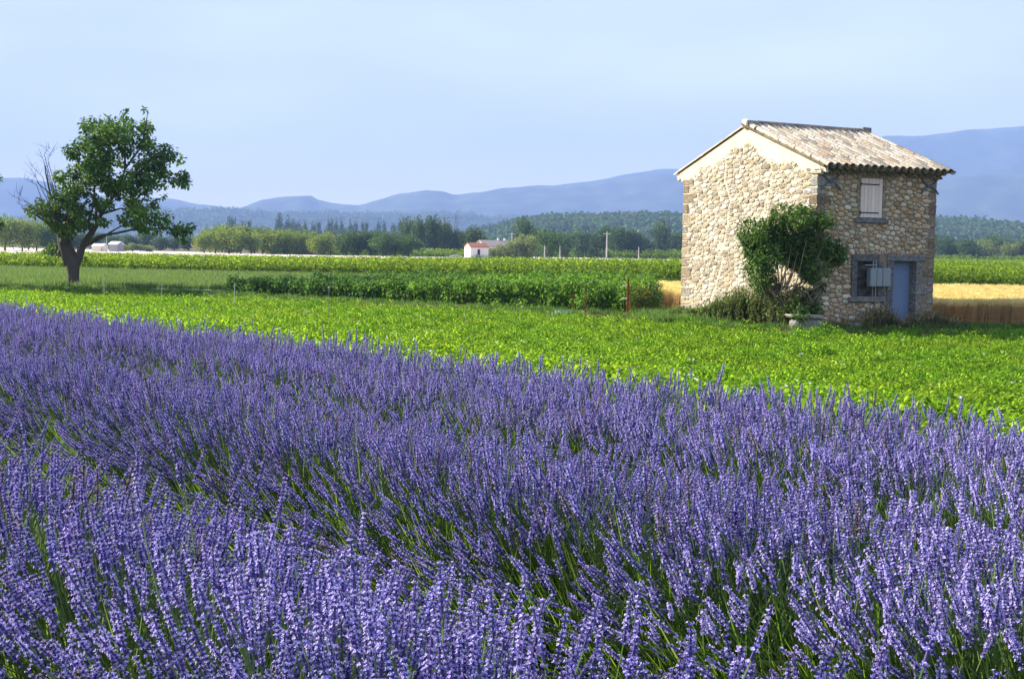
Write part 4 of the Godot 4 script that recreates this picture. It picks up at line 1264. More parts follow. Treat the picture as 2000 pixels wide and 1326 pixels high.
# ------------------------------------------------------------------ bush at the corner of the hut
func house_bush() -> void:
	var foot := hut.transform * Vector3(-0.95, 0.0, -0.75)
	pass
	var dist: float = -foot.z
	var at := func(px: float, py: float, dz := 0.0) -> Vector3:
		return far_at(px, py, dist) - foot + Vector3(0, 0, dz)
	var k: float = dist / LENS
	var o := thing("corner_shrub", "tall leafy shrub with grey stump and bare stems at the hut's corner", "shrub", foot)
	var b := MB.new()
	b.tube([at.call(1517, 640), at.call(1517, 610), at.call(1516, 585), at.call(1519, 562), at.call(1522, 553)], [11 * k, 10 * k, 9 * k, 7.5 * k, 3 * k], 10, Color.WHITE, true, 0.14)
	build("stump", b.mesh(true), surf("old_wood", Color(0.22, 0.19, 0.165), 0.95, noise_tex(0.03, 91, Color(0.35, 0.33, 0.3), Color(1, 1, 1)), 2.5, 3.0), o)
	var stem := surf("pale_stem", Color(0.30, 0.23, 0.16), 0.9)
	var ends := [[1480, 470], [1500, 450], [1520, 440], [1545, 430], [1560, 460], [1580, 450], [1600, 480], [1555, 490], [1535, 470], [1510, 490], [1490, 510], [1620, 500], [1580, 500], [1465, 480], [1470, 530], [1600, 525], [1565, 470], [1530, 500], [1610, 470], [1550, 440]]
	for e in ends:
		var s: Vector3 = at.call(1519 + rng.randf_range(-6, 14), rng.randf_range(560, 612), rng.randf_range(-0.2, 0.3))
		var t: Vector3 = at.call(e[0], e[1], rng.randf_range(-0.5, 0.8))
		var m := s.lerp(t, 0.5) + Vector3((t.x - s.x) * 0.15, -0.12, rng.randfn() * 0.08)
		b = MB.new()
		b.tube([s, s.lerp(m, 0.5) + Vector3(0, -0.03, 0), m, m.lerp(t, 0.5) + Vector3(0, 0.03, 0), t], [0.028, 0.024, 0.02, 0.014, 0.006], 6, Color.WHITE, true)
		build("stem", b.mesh(true), stem, o)
	b = MB.new()
	for q in [[1540, 585, 1598, 530], [1545, 590, 1590, 575], [1530, 600, 1585, 570], [1550, 570, 1610, 545], [1560, 600, 1600, 560], [1535, 625, 1560, 600], [1556, 605, 1583, 588], [1566, 560, 1583, 590]]:
		var s: Vector3 = at.call(q[0], q[1], 0.4); var t: Vector3 = at.call(q[2], q[3], 0.5)
		b.tube([s, s.lerp(t, 0.5) + Vector3(0.03, -0.1, 0.05), t], [0.014, 0.011, 0.005], 5, Color.WHITE)
	build("dead_twigs", b.mesh(true), stem, o)
	var cl := [[1550, 422, 26], [1575, 428, 26], [1520, 432, 26], [1590, 445, 24], [1492, 446, 24], [1468, 452, 20], [1455, 470, 14], [1475, 480, 26], [1505, 465, 30], [1540, 460, 32], [1575, 465, 32], [1605, 478, 28], [1625, 488, 22], [1636, 500, 12], [1618, 508, 20], [1590, 500, 30], [1560, 500, 26], [1525, 495, 24], [1490, 505, 26], [1468, 512, 18], [1462, 495, 16], [1480, 530, 22], [1500, 545, 18], [1602, 525, 18], [1575, 535, 16], [1600, 440, 16], [1562, 410, 12], [1490, 560, 18], [1470, 550, 12], [1580, 520, 22], [1560, 580, 22], [1580, 595, 20], [1590, 560, 14], [1550, 610, 20], [1575, 612, 18]]
	b = MB.new()
	for q in cl:
		var r: float = q[2] * k
		for s in 2:
			var low: bool = q[1] > 570
			var c: Vector3 = at.call(q[0] + rng.randfn() * 4.0, q[1] + rng.randfn() * 4.0, clampf(rng.randfn() * 0.5, -0.5, 1.0) + (0.35 if low else 0.0))
			r = q[2] * k * rng.randf_range(0.65, 1.15)
			var n := int(r * r * (2300.0 if q[1] < 515 else 1500.0)) + 22
			for i in n:
				var d := rand_dir()
				var p := c + d * r * pow(rng.randf(), 0.4)
				var dir := (d * 0.7 + Vector3(rng.randfn() * 0.5, rng.randfn() * 0.4 - 0.3, rng.randfn() * 0.5)).normalized()
				b.leaf(p, dir, (Vector3.UP + rand_dir() * 0.7).normalized(), rng.randf_range(0.08, 0.16), rng.randf_range(0.04, 0.07), rng.randf_range(0.0, 0.4), jitter([lin(0.075, 0.15, 0.03), lin(0.055, 0.12, 0.025), lin(0.11, 0.19, 0.035)][rng.randi() % 3], 0.3))
	build("crown", b.mesh(), M.tree, o)
	# weeds along the foot of the gable
	var wd := MB.new()
	for i in 300:
		var f := rng.randf()
		var p: Vector3 = hut.transform * Vector3(-0.25 - rng.randf() * 0.75, 0.0, lerpf(-5.6, 0.1, f) + rng.randfn() * 0.12)
		var h := lerpf(0.35, 1.35, smoothstep(0.1, 0.7, f)) * rng.randf_range(0.6, 1.1)
		for s in 6:
			var a := rand_dir()
			var tip := p + Vector3(a.x * 0.22, h * rng.randf_range(0.6, 1.0), a.z * 0.22)
			wd.tube([p, p.lerp(tip, 0.5) + Vector3(0, 0.05, 0), tip], [0.006, 0.005, 0.003], 3, jitter(lin(0.16, 0.14, 0.07), 0.3), false)
			for l in 12:
				var q := p.lerp(tip, rng.randf_range(0.15, 1.0))
				wd.leaf(q, (rand_dir() + Vector3(0, 0.3, 0)).normalized(), Vector3.UP, rng.randf_range(0.06, 0.13), rng.randf_range(0.025, 0.055), 0.3, jitter([lin(0.10, 0.20, 0.045), lin(0.14, 0.24, 0.07), lin(0.19, 0.21, 0.09)][rng.randi() % 3], 0.3))
	tag(build("weeds", wd.mesh(), M.leaf), "rough weeds and brambles along the foot of the sunlit gable", "", "", "stuff")
	# stone slab and block by the shrub
	var g := RandomNumberGenerator.new()
	g.seed = 7
	b = MB.new()
	b.box(Vector3(-0.44, -0.1, -0.25), Vector3(0.44, 0.30, 0.25), 0.08, lin(0.36, 0.35, 0.34), Transform3D(Basis(Vector3.UP, 0.25), Vector3.ZERO), 0.03, g)
	var sp := hut.transform * Vector3(-0.62, 0.0, 0.42)
	tag(build("stone_block", b.mesh(), M.block, self, sp), "rough grey stone block under the flat slab by the shrub", "stone")
	b = MB.new()
	b.box(Vector3(-0.50, 0.0, -0.28), Vector3(0.48, 0.10, 0.28), 0.035, lin(0.44, 0.40, 0.34), Transform3D(Basis(Vector3.UP, 0.2) * Basis(Vector3.BACK, -0.02), Vector3(-0.05, 0, 0)), 0.02, g)
	tag(build("stone_slab", b.mesh(), M.block, self, sp + Vector3(0, 0.305, 0)), "flat pale stone slab lying on the grey block by the shrub", "stone")
	b = MB.new()
	b.box(Vector3(-0.2, -0.1, -0.15), Vector3(0.2, 0.17, 0.15), 0.06, lin(0.33, 0.32, 0.31), Transform3D(), 0.03, g)
	tag(build("fallen_stone", b.mesh(), M.block, self, gp(1668, 643)), "small grey stone half hidden in grass below the meter boxes", "stone")
	# dry grass in front of the door and pole
	var gr := MB.new()
	for i in 210:
		var f := rng.randf()
		var p: Vector3 = hut.transform * Vector3(lerpf(0.1, 5.2, f), 0.0, 0.25 + rng.randf() * 0.6)
		var near := exp(-pow((lerpf(1600, 1850, f) - 1690.0) / 22.0, 2.0)) + 0.7 * exp(-pow((lerpf(1600, 1850, f) - 1790.0) / 25.0, 2.0))
		var h := (0.28 + 0.55 * near) * rng.randf_range(0.5, 1.1)
		for s in 9:
			var a := rand_dir()
			var tip := p + Vector3(a.x * 0.18, h * rng.randf_range(0.6, 1.0), a.z * 0.15)
			var dry := rng.randf() < 0.45
			var col := jitter(lin(0.34, 0.29, 0.16) if dry else lin(0.08, 0.13, 0.045), 0.3)
			gr.tube([p + a * 0.04, p.lerp(tip, 0.55) + Vector3(0, 0.06, 0), tip], [0.005, 0.004, 0.002], 3, col, false)
			if dry: gr.kite(tip - Vector3(0, 0.05, 0), Vector3(a.x * 0.3, 1, a.z * 0.3).normalized(), Vector3.RIGHT, 0.09, 0.022, jitter(lin(0.42, 0.36, 0.22), 0.2))
			for l in 3: gr.leaf(p.lerp(tip, rng.randf()), (rand_dir() + Vector3.UP * 0.5).normalized(), Vector3.UP, 0.07, 0.02, 0.3, col)
	tag(build("tall_grass", gr.mesh(), M.leaf), "dry tall grass along the foot of the hut's front wall", "", "", "stuff")

# ------------------------------------------------------------------ plots of plants
func leaf_clump(leaves: int, radius: float, size: float, pal: Array, droop: float, seed_: int, flat := 1.0) -> ArrayMesh:
	var b := MB.new()
	var g := RandomNumberGenerator.new()
	g.seed = seed_
	for i in leaves:
		var d := Vector3(g.randfn(), g.randfn(), g.randfn()).normalized()
		var p := d * radius * pow(g.randf(), 0.45) * Vector3(1, flat, 1)
		var dir := (d * 0.7 + Vector3(g.randfn() * 0.5, g.randfn() * 0.4 - droop, g.randfn() * 0.5)).normalized()
		var up := (Vector3.UP + Vector3(g.randfn(), g.randfn(), g.randfn()) * 0.5).normalized()
		var c: Color = pal[g.randi() % pal.size()]
		b.leaf(p, dir, up, size * g.randf_range(0.7, 1.3), size * 0.62 * g.randf_range(0.8, 1.2), g.randf_range(0.05, 0.4), jit_col(c, g, 0.25))
	return b.mesh()

func bean_plot() -> void:
	var a := Vector3(-12.54, 0, -60.16)
	var e := Vector3(5.06, 0, -47.12)
	var along := (e - a).normalized()
	var back := Vector3(0.6, 0, -0.8)
	var green := leaf_clump(64, 0.28, 0.115, [lin(0.113, 0.253, 0.041), lin(0.149, 0.317, 0.049), lin(0.084, 0.187, 0.033), lin(0.206, 0.374, 0.049)], 0.5, 201)
	var names := ["front row of dark green bean plants nearest the potato field", "second bean row, just behind the front row", "third bean row from the front, with yellowing leaves", "fourth row of the bean plot, taller and shaggier", "fifth row of the bean plot, partly hidden", "rearmost shaggy row of the bean plot"]
	for r in 6:
		var o := thing("bean_row", names[r], "bean row", a + back * r * 1.55 + along * rng.randf_range(-0.3, 0.3) * r, 0.0, "rows of the bean plot")
		var len := (e - a).length() - r * 0.5
		var xf := []; var cols := PackedColorArray()
		var n := int(len / 0.2)
		for i in n:
			var f := float(i) / n
			var h := lerpf(0.80, 1.12, smoothstep(0.0, 0.9, f)) + (0.02 * r if r > 2 else -0.03 * r)
			h *= 1.0 + 0.16 * sin(f * 61.0 + r * 2.0) * rng.randf() + rng.randfn() * 0.07
			if r > 2 and rng.randf() < 0.12: h += rng.randf_range(0.1, 0.3)
			for l in 4:
				var y := maxf(0.12, 0.15 + (h - 0.42) * l / 3.0)
				var p := along * (f * len + rng.randfn() * 0.08) + back * rng.randfn() * 0.13
				p.y = y
				var wp: Vector3 = o.position + p
				if wp.x > -wp.z * 0.1045: continue
				if f < 0.012 or (f > 0.985 and l > 1): continue
				xf.append(Transform3D(Basis(Vector3.UP, rng.randf() * TAU).scaled(Vector3.ONE * rng.randf_range(0.75, 1.1)), p))
				var kk := rng.randf_range(0.65, 1.0)
				var yl := rng.randf() < (0.10 if f > 0.75 else 0.015)
				var lush := smoothstep(0.30, 0.55, f + rng.randfn() * 0.06)   # darker plants at the left end
				cols.append(Color(1.0, 0.85, 0.5) if yl else Color(kk * lerpf(0.62, 1.0, lush), kk * lerpf(0.68, 1.0, lush), kk * lerpf(0.95, 0.9, lush)))
		scatter("foliage", green, M.leaf, xf, cols, o)
	# shaggy end by the rusty post
	var p := gp(1258, 612)
	var sh := thing("end_shrub", "dark shaggy bush with yellow leaves right of the rusty post", "shrub", p)
	build("crown", crown_mesh(1500, Vector3(0, 0.52, 0), Vector3(0.62, 0.55, 0.55), 0.085, [lin(0.045, 0.10, 0.03), lin(0.06, 0.12, 0.03), lin(0.09, 0.14, 0.03), lin(0.20, 0.19, 0.03)], 34, 203, 0.3), M.tree, sh)
	var tb := MB.new()
	for q in 6: tb.tube([Vector3(rng.randfn() * 0.12, -0.05, rng.randfn() * 0.1), Vector3(rng.randfn() * 0.3, 0.7, rng.randfn() * 0.25)], [0.014, 0.006], 4, Color.WHITE)
	build("trunk", tb.mesh(true), M.bark, sh)

# ------------------------------------------------------------------ lavender
func spike_mesh(seed_: int, fine := true) -> ArrayMesh:
	var g := RandomNumberGenerator.new()
	g.seed = seed_
	var b := MB.new()
	var whorls := 10
	var length := 0.098
	# stem, bending out of the row below the flowers
	var st := []
	var rs := []
	for k in 6:
		var d := k * 0.085
		st.append(Vector3(-0.55 * d * d, -d, 0))
		rs.append(0.0015 + 0.00025 * k)
	st.reverse(); rs.reverse()
	b.tube(st, rs, 3, lin(0.17, 0.27, 0.09), false)
	b.tube([Vector3.ZERO, Vector3(0, length, 0)], [0.0035, 0.0018], 4, lin(0.10, 0.09, 0.22), false)
	for w in whorls:
		var f := float(w) / (whorls - 1)
		var y := length * (f * 0.93 + 0.04) + g.randfn() * 0.001
		if w == 0: y -= 0.012
		var r := lerpf(0.0058, 0.0030, f) * (0.8 if w == 0 else 1.0)
		var count := 6 if f < 0.75 else 5
		for k in count:
			var a := TAU * (k + 0.5 * (w % 2)) / count + g.randfn() * 0.2
			var out := Vector3(cos(a), 0, sin(a))
			var tip := (out * 0.75 + Vector3.UP * g.randf_range(0.55, 1.0)).normalized()
			var side := tip.cross(Vector3.UP).normalized()
			var inn := side.cross(tip)
			var p := Vector3(0, y, 0) + out * r * 0.25
			var l := g.randf_range(0.0062, 0.0096) * lerpf(1.08, 0.72, f)
			var wd := l * 0.25
			var base: Color = [lin(0.32, 0.285, 0.82), lin(0.37, 0.33, 0.85), lin(0.25, 0.215, 0.74), lin(0.43, 0.41, 0.75)][g.randi() % 4]
			var m := p + tip * l * 0.5
			var q := [m + side * wd, m + inn * wd, m - side * wd, m - inn * wd]
			for e in 4:
				b.tri(p, q[e], q[(e + 1) % 4], base)
				b.tri(p + tip * l, q[(e + 1) % 4], q[e], base)
			if g.randf() < 0.45:
				# open corolla
				var c: Color = [lin(0.53, 0.46, 0.93), lin(0.46, 0.395, 0.91), lin(0.58, 0.52, 0.93)][g.randi() % 3]
				var t := p + tip * l * 0.95
				for e in 3:
					var pd := (side * cos(e * 2.1 + a) + inn * sin(e * 2.1 + a) + tip * 0.35).normalized()
					b.kite(t, pd, pd.cross(tip).normalized(), 0.0046, 0.0042, c)
	for k in 4:
		var d := Vector3(g.randfn() * 0.3, 1, g.randfn() * 0.3).normalized()
		b.kite(Vector3(0, length * 0.94, 0), d, Vector3(cos(k * 1.6), 0, sin(k * 1.6)), 0.009, 0.005, lin(0.15, 0.12, 0.32))
	return b.mesh()

func stem_tuft(seed_: int) -> ArrayMesh:
	var g := RandomNumberGenerator.new()
	g.seed = seed_
	var b := MB.new()
	for k in 12:
		var a := g.randf() * TAU
		var lean := g.randf_range(0.05, 0.4)
		var tip := Vector3(cos(a) * lean, 1.0, sin(a) * lean) * g.randf_range(0.24, 0.46)
		var p := Vector3(cos(a), 0, sin(a)) * 0.02
		var side := Vector3(-sin(a), 0, cos(a)) * g.randf_range(0.0012, 0.0024)
		var m := p.lerp(tip, 0.55) + Vector3(0, 0.02, 0)
		var c := jit_col([lin(0.15, 0.28, 0.03), lin(0.23, 0.38, 0.045), lin(0.10, 0.20, 0.04), lin(0.18, 0.26, 0.10)][g.randi() % 4], g, 0.25)
		b.quad(p - side, p + side, m + side * 0.9, m - side * 0.9, c)
		b.tri(m - side * 0.9, m + side * 0.9, tip, c)
	return b.mesh()

func lavender() -> void:
	var spikes := []
	for k in 4: spikes.append(spike_mesh(300 + k))
	var tuft := stem_tuft(310)
	var gaps := FastNoiseLite.new()
	gaps.seed = 77
	gaps.frequency = 1.5
	gaps.fractal_octaves = 3
	var tone := FastNoiseLite.new()
	tone.seed = 78
	tone.frequency = 0.9
	# centre over the rows, first and last metre along the row
	var rows := [[1.14, -1.0, 8.0, 1.14], [2.50, -1.2, 11.5, 1.05], [3.76, -0.6, 15.0, 1.0], [4.66, 0.2, 20.0, 1.0]]
	var labels := ["nearest lavender row, filling the lower left corner", "second lavender row from the camera, running from the lower right corner", "third lavender row from the camera, in the middle of the field", "farthest lavender row, bordering the green potato field"]
	for r in rows.size():
		var tall: float = rows[r][3]
		var nc: float = rows[r][0]
		var s0: float = rows[r][1]
		var s1: float = rows[r][2]
		var at := ROW * s0 + ACROSS * nc
		at.y = 0.7
		var o := thing("lavender_row", labels[r], "lavender", at, 0.0, "rows of the lavender field")
		var cand := []
		var tufts := []
		var tcol := PackedColorArray()
		var n := int((s1 - s0) * (2300.0 if r < 2 else 1900.0))
		for i in n:
			var s := rng.randf() * (s1 - s0)
			var plant := 0.5 + 0.5 * cos(TAU * s / 0.62 + r)          # plants stand 0.62 apart
			var phi := rng.randf_range(-1.42, 1.42)
			var psi := rng.randfn() * 0.26 + 0.28 * sin(TAU * s / 0.62 + r) 
			var L := (0.59 + 0.08 * plant + 0.04 * sin(floor(s / 0.62) * 37.7 + r)) * (1.0 + rng.randfn() * 0.055) * tall
			var dir := (ACROSS * sin(phi) * 0.76 + Vector3.UP * cos(phi) + ROW * sin(psi) * 0.8)
			var base := ROW * s + ACROSS * rng.randfn() * 0.06
			var tip := base + dir * L
			tip.y += 0.06 + rng.randfn() * 0.015
			if tip.y < 0.12: continue
			var lean := phi * (1.2 if phi < 0.0 else 1.0) + rng.randfn() * 0.12
			var up := (ACROSS * sin(lean) + Vector3.UP * cos(lean) + ROW * (psi * 0.7 + rng.randfn() * 0.12)).normalized()
			var outw := (ACROSS * signf(phi) + ROW * rng.randfn() * 0.3)
			var x := (outw - up * outw.dot(up)).normalized()
			var z := x.cross(up)
			var sc := rng.randf_range(0.60, 0.86) * (0.98 if r == 0 else 0.95)
			var bs := Basis(x, up, z).scaled_local(Vector3(sc * rng.randf_range(0.95, 1.2), sc, sc * rng.randf_range(0.95, 1.2)))
			var low := smoothstep(0.55, 1.25, absf(phi))
			var gap := gaps.get_noise_2d(s * 1.9 + r * 31.0, phi * L * 0.9)
			if rng.randf() < 0.88 * smoothstep(0.72, 1.30, absf(phi)): continue
			if gap > (0.11 if r == 0 else 0.14) + rng.randf_range(-0.06, 0.10) - 0.10 * low: continue
			var w := (at + tip)
			var k := (0.72 + 0.28 * rng.randf()) * (0.95 + 0.12 * tone.get_noise_2d(w.x, w.z))
			var col := Color(minf(1.0, k * rng.randf_range(0.88, 1.06)), k * rng.randf_range(0.92, 1.0), minf(1.0, k * 1.06))
			if rng.randf() < 0.05: col = Color(0.75, 0.72, 0.42) * rng.randf_range(0.7, 1.0)
			cand.append([Transform3D(bs, tip), col, w.distance_to(EYE), phi])
		for i in int((s1 - s0) * 720.0):
			var s := rng.randf() * (s1 - s0)
			var phi := rng.randf_range(-1.45, 1.45)
			var dir := (ACROSS * sin(phi) + Vector3.UP * cos(phi) + ROW * rng.randfn() * 0.22).normalized()
			var p := ROW * s + dir * rng.randf_range(0.20, 0.40)
			p.y = maxf(p.y, 0.02)
			var x := dir.cross(ROW).normalized()
			tufts.append(Transform3D(Basis(x, dir, x.cross(dir)).rotated(dir, rng.randf() * TAU).scaled(Vector3.ONE * rng.randf_range(0.75, 1.15)), p))
			var kk := rng.randf_range(0.55, 1.0)
			tcol.append(Color(kk, kk, kk))
		# woody core
		var wood := MB.new()
		for i in int((s1 - s0) / 0.31):
			var p := ROW * (i * 0.31 + 0.15) + ACROSS * rng.randfn() * 0.05
			for q in 5:
				var d := Vector3(rng.randfn() * 0.5, 1, rng.randfn() * 0.5).normalized()
				wood.tube([p - Vector3(0, 0.05, 0), p + d * 0.12, p + d * 0.26 + Vector3(rng.randfn() * 0.03, 0, rng.randfn() * 0.03)], [0.014, 0.010, 0.005], 4, jitter(lin(0.11, 0.09, 0.06), 0.2), false)
		build("woody_stems", wood.mesh(), M.straw, o).set_meta("kind", "stuff")
		scatter("green_stems", tuft, M.leaf, tufts, tcol, o)
		# the 300 spikes nearest to the camera inside the frame are pieces of their own
		cand.sort_custom(func(a, b): return a[2] < b[2])
		var xf := []
		var cols := PackedColorArray()
		var single := 0
		for c in cand:
			var own := false
			if single < 300:
				var v: Vector3 = cam_basis.inverse() * (at + c[0].origin - EYE)
				var px: float = 1000.0 + LENS * v.x / -v.z
				var py: float = 663.0 - LENS * v.y / -v.z
				own = v.z < 0 and px > 0 and px < 2000 and py > 0 and py < 1326 and c[3] < 0.75
			if own:
				var f := MeshInstance3D.new()
				f.name = "flower_spike"
				f.mesh = spikes[single % 4]
				f.material_override = M.flower
				f.transform = c[0]
				o.add_child(f, true)
				single += 1
			else:
				xf.append(c[0])
				cols.append(c[1])
		scatter("flower_spikes", spikes[r], M.flower, xf, cols, o)
	# a few grass stalks that rise out of the nearest row
	for q in [[852, 1090, 1230], [848, 1120, 1260]]:
		pass
	var p := gp(855, 1240, 1.30)
	var b := MB.new()
	b.tube([p - Vector3(0, 0.4, 0), p, p + Vector3(-0.004, 0.07, 0), p + Vector3(-0.008, 0.128, 0)], [0.0016, 0.0015, 0.0013, 0.0008], 4, lin(0.24, 0.30, 0.05))
	tag(build("grass_stalk", b.mesh(true), M.leaf), "single thin yellow-green grass stalk standing out of the nearest lavender row", "grass stalk")

# ------------------------------------------------------------------ potato field
func inside(p: Vector2, poly: PackedVector2Array) -> bool:
	return Geometry2D.is_point_in_polygon(p, poly)

func crop_field() -> void:
	var b := MB.new()
	var g := RandomNumberGenerator.new()
	g.seed = 400
	var pal := [lin(0.235, 0.42, 0.022), lin(0.31, 0.49, 0.034), lin(0.15, 0.31, 0.022), lin(0.10, 0.23, 0.020), lin(0.34, 0.49, 0.05), lin(0.085, 0.20, 0.02)]
	for i in 290:
		var a := g.randf() * TAU
		var rr := sqrt(g.randf()) * 0.34
		var y := 0.40 * (1.0 - pow(rr / 0.42, 2.0)) * g.randf_range(0.45, 1.05) + 0.03
		var p := Vector3(cos(a) * rr, y, sin(a) * rr)
		var dir := Vector3(cos(a + g.randfn() * 0.9), g.randfn() * 0.45 + 0.05, sin(a + g.randfn() * 0.9)).normalized()
		var up := Vector3(g.randfn() * 0.45, 1, g.randfn() * 0.45).normalized()
		b.leaf(p, dir, up, g.randf_range(0.034, 0.066), g.randf_range(0.021, 0.037), g.randf_range(0.1, 0.7), jit_col(pal[g.randi() % pal.size()], g, 0.18))
	for i in 10:
		var a := g.randf() * TAU
		b.tube([Vector3(cos(a) * 0.04, 0, sin(a) * 0.04), Vector3(cos(a) * 0.16, 0.2, sin(a) * 0.16), Vector3(cos(a) * 0.24, 0.33, sin(a) * 0.24)], [0.006, 0.005, 0.003], 3, lin(0.14, 0.22, 0.05), false)
	var plant := b.mesh()
	var xf := []
	var cols := PackedColorArray()
	var blooms := []
	var z := -4.5
	var tone := FastNoiseLite.new()
	tone.seed = 12
	tone.frequency = 0.25
	while z > -64.0:
		var step := 0.25 if z > -20 else 0.30 if z > -40 else 0.36
		var half := -z * 0.42 + 1.5
		var x := -half
		while x < half:
			var p := Vector2(x + rng.randfn() * 0.09, z + rng.randfn() * 0.09)
			x += step
			if over_rows(p.x, p.y) < 5.25 or not inside(p, FIELD): continue
			var nn := over_rows(p.x, p.y)
			if 0.7 * (1.0 - smoothstep(5.0, 24.0, nn)) - ground_h(p.x, p.y) < 0.24 * smoothstep(5.0, 16.0, nn): continue
			var s := rng.randf_range(0.80, 1.12) * (1.0 + 0.25 * tone.get_noise_2d(p.x * 3.0, p.y * 3.0))
			xf.append(Transform3D(Basis(Vector3.UP, rng.randf() * TAU).scaled(Vector3(s, s * rng.randf_range(0.85, 1.2), s)), Vector3(p.x, ground_h(p.x, p.y) - 0.02, p.y)))
			var t := tone.get_noise_2d(p.x, p.y)
			var k := rng.randf_range(0.72, 1.0)
			cols.append(Color(minf(1.0, k * (0.95 + 0.25 * t)), k, k * 0.95))
			if rng.randf() < (0.022 if p.x < 2 else 0.010):
				for q in 1 + rng.randi() % 3: blooms.append(Transform3D(Basis(Vector3.UP, rng.randf() * TAU).rotated(Vector3.RIGHT, 0.4), Vector3(p.x + rng.randfn() * 0.06, ground_h(p.x, p.y) + 0.43 * s + rng.randf() * 0.05, p.y + rng.randfn() * 0.06)))
		z -= step
	tag(scatter("potato_plants", plant, M.crop, xf, cols), "field of bright green potato plants between lavender and stone hut")
	var fb := MB.new()
	for k in 5:
		var d := Vector3(cos(k * TAU / 5), 0.35, sin(k * TAU / 5)).normalized()
		fb.kite(Vector3.ZERO, d, d.cross(Vector3.UP).normalized(), 0.024, 0.02, lin(0.75, 0.74, 0.78))
	fb.kite(Vector3.ZERO, Vector3.UP, Vector3.RIGHT, 0.012, 0.006, lin(0.7, 0.5, 0.1))
	tag(scatter("potato_blossoms", fb.mesh(), M.flower, blooms), "small white blossoms scattered over the potato field")

# ------------------------------------------------------------------ wheat, meadow, vines
func wheat() -> void:
	var b := MB.new()
	var g := RandomNumberGenerator.new()
	g.seed = 500
	for i in 26:
		var a := g.randf() * TAU
		var r := sqrt(g.randf()) * 0.16
		var p := Vector3(cos(a) * r, 0, sin(a) * r)
		var h := g.randf_range(0.55, 0.70)
		var t := p + Vector3(g.randfn() * 0.05 + 0.04, h, g.randfn() * 0.05)
		b.tube([p, p.lerp(t, 0.5), t], [0.0035, 0.003, 0.0025], 3, jit_col(lin(0.76, 0.60, 0.40), g, 0.2), false)
		var d := Vector3(0.35 + g.randfn() * 0.25, 0.8, g.randfn() * 0.3).normalized()
		var c := jit_col(lin(0.90, 0.77, 0.52), g, 0.12)
		b.kite(t, d, d.cross(Vector3(0, 0, 1)).normalized(), 0.10, 0.022, c)
		b.kite(t, d, Vector3(0, 0, 1), 0.10, 0.022, c)
		if i % 3 == 0: b.leaf(p.lerp(t, g.randf_range(0.3, 0.7)), Vector3(cos(a), -0.3, sin(a)).normalized(), Vector3.UP, 0.16, 0.012, 0.5, jit_col(lin(0.42, 0.30, 0.15), g, 0.2))
	var tuft := b.mesh()
	var poly := PackedVector2Array([Vector2(5.2, -51.5), Vector2(7.5, -46.5), Vector2(12.0, -46.5), Vector2(14.0, -42.6), Vector2(60, -43.4), Vector2(60, -64), Vector2(26, -68), Vector2(5.0, -62)])
	var xf := []
	var cols := PackedColorArray()
	var z := -42.4
	while z > -68.0:
		var st := 0.16 if z > -46 else 0.24
		var x := 4.5
		while x < minf(60.0, -z * 0.48):
			var p := Vector2(x + rng.randfn() * 0.05, z + rng.randfn() * 0.05)
			x += st
			if not inside(p, poly): continue
			var s := rng.randf_range(0.88, 1.06) * (0.97 + 0.05 * sin(x * 0.8 + z))
			xf.append(Transform3D(Basis(Vector3.UP, rng.randf_range(-0.6, 0.6)).scaled(Vector3(1, s, 1)), Vector3(p.x, 0.02, p.y)))
			var k := rng.randf_range(0.8, 1.0)
			cols.append(Color(k, k, k))
		z -= st
	tag(scatter("wheat", tuft, M.straw, xf, cols), "ripe golden wheat field behind and right of the stone hut")

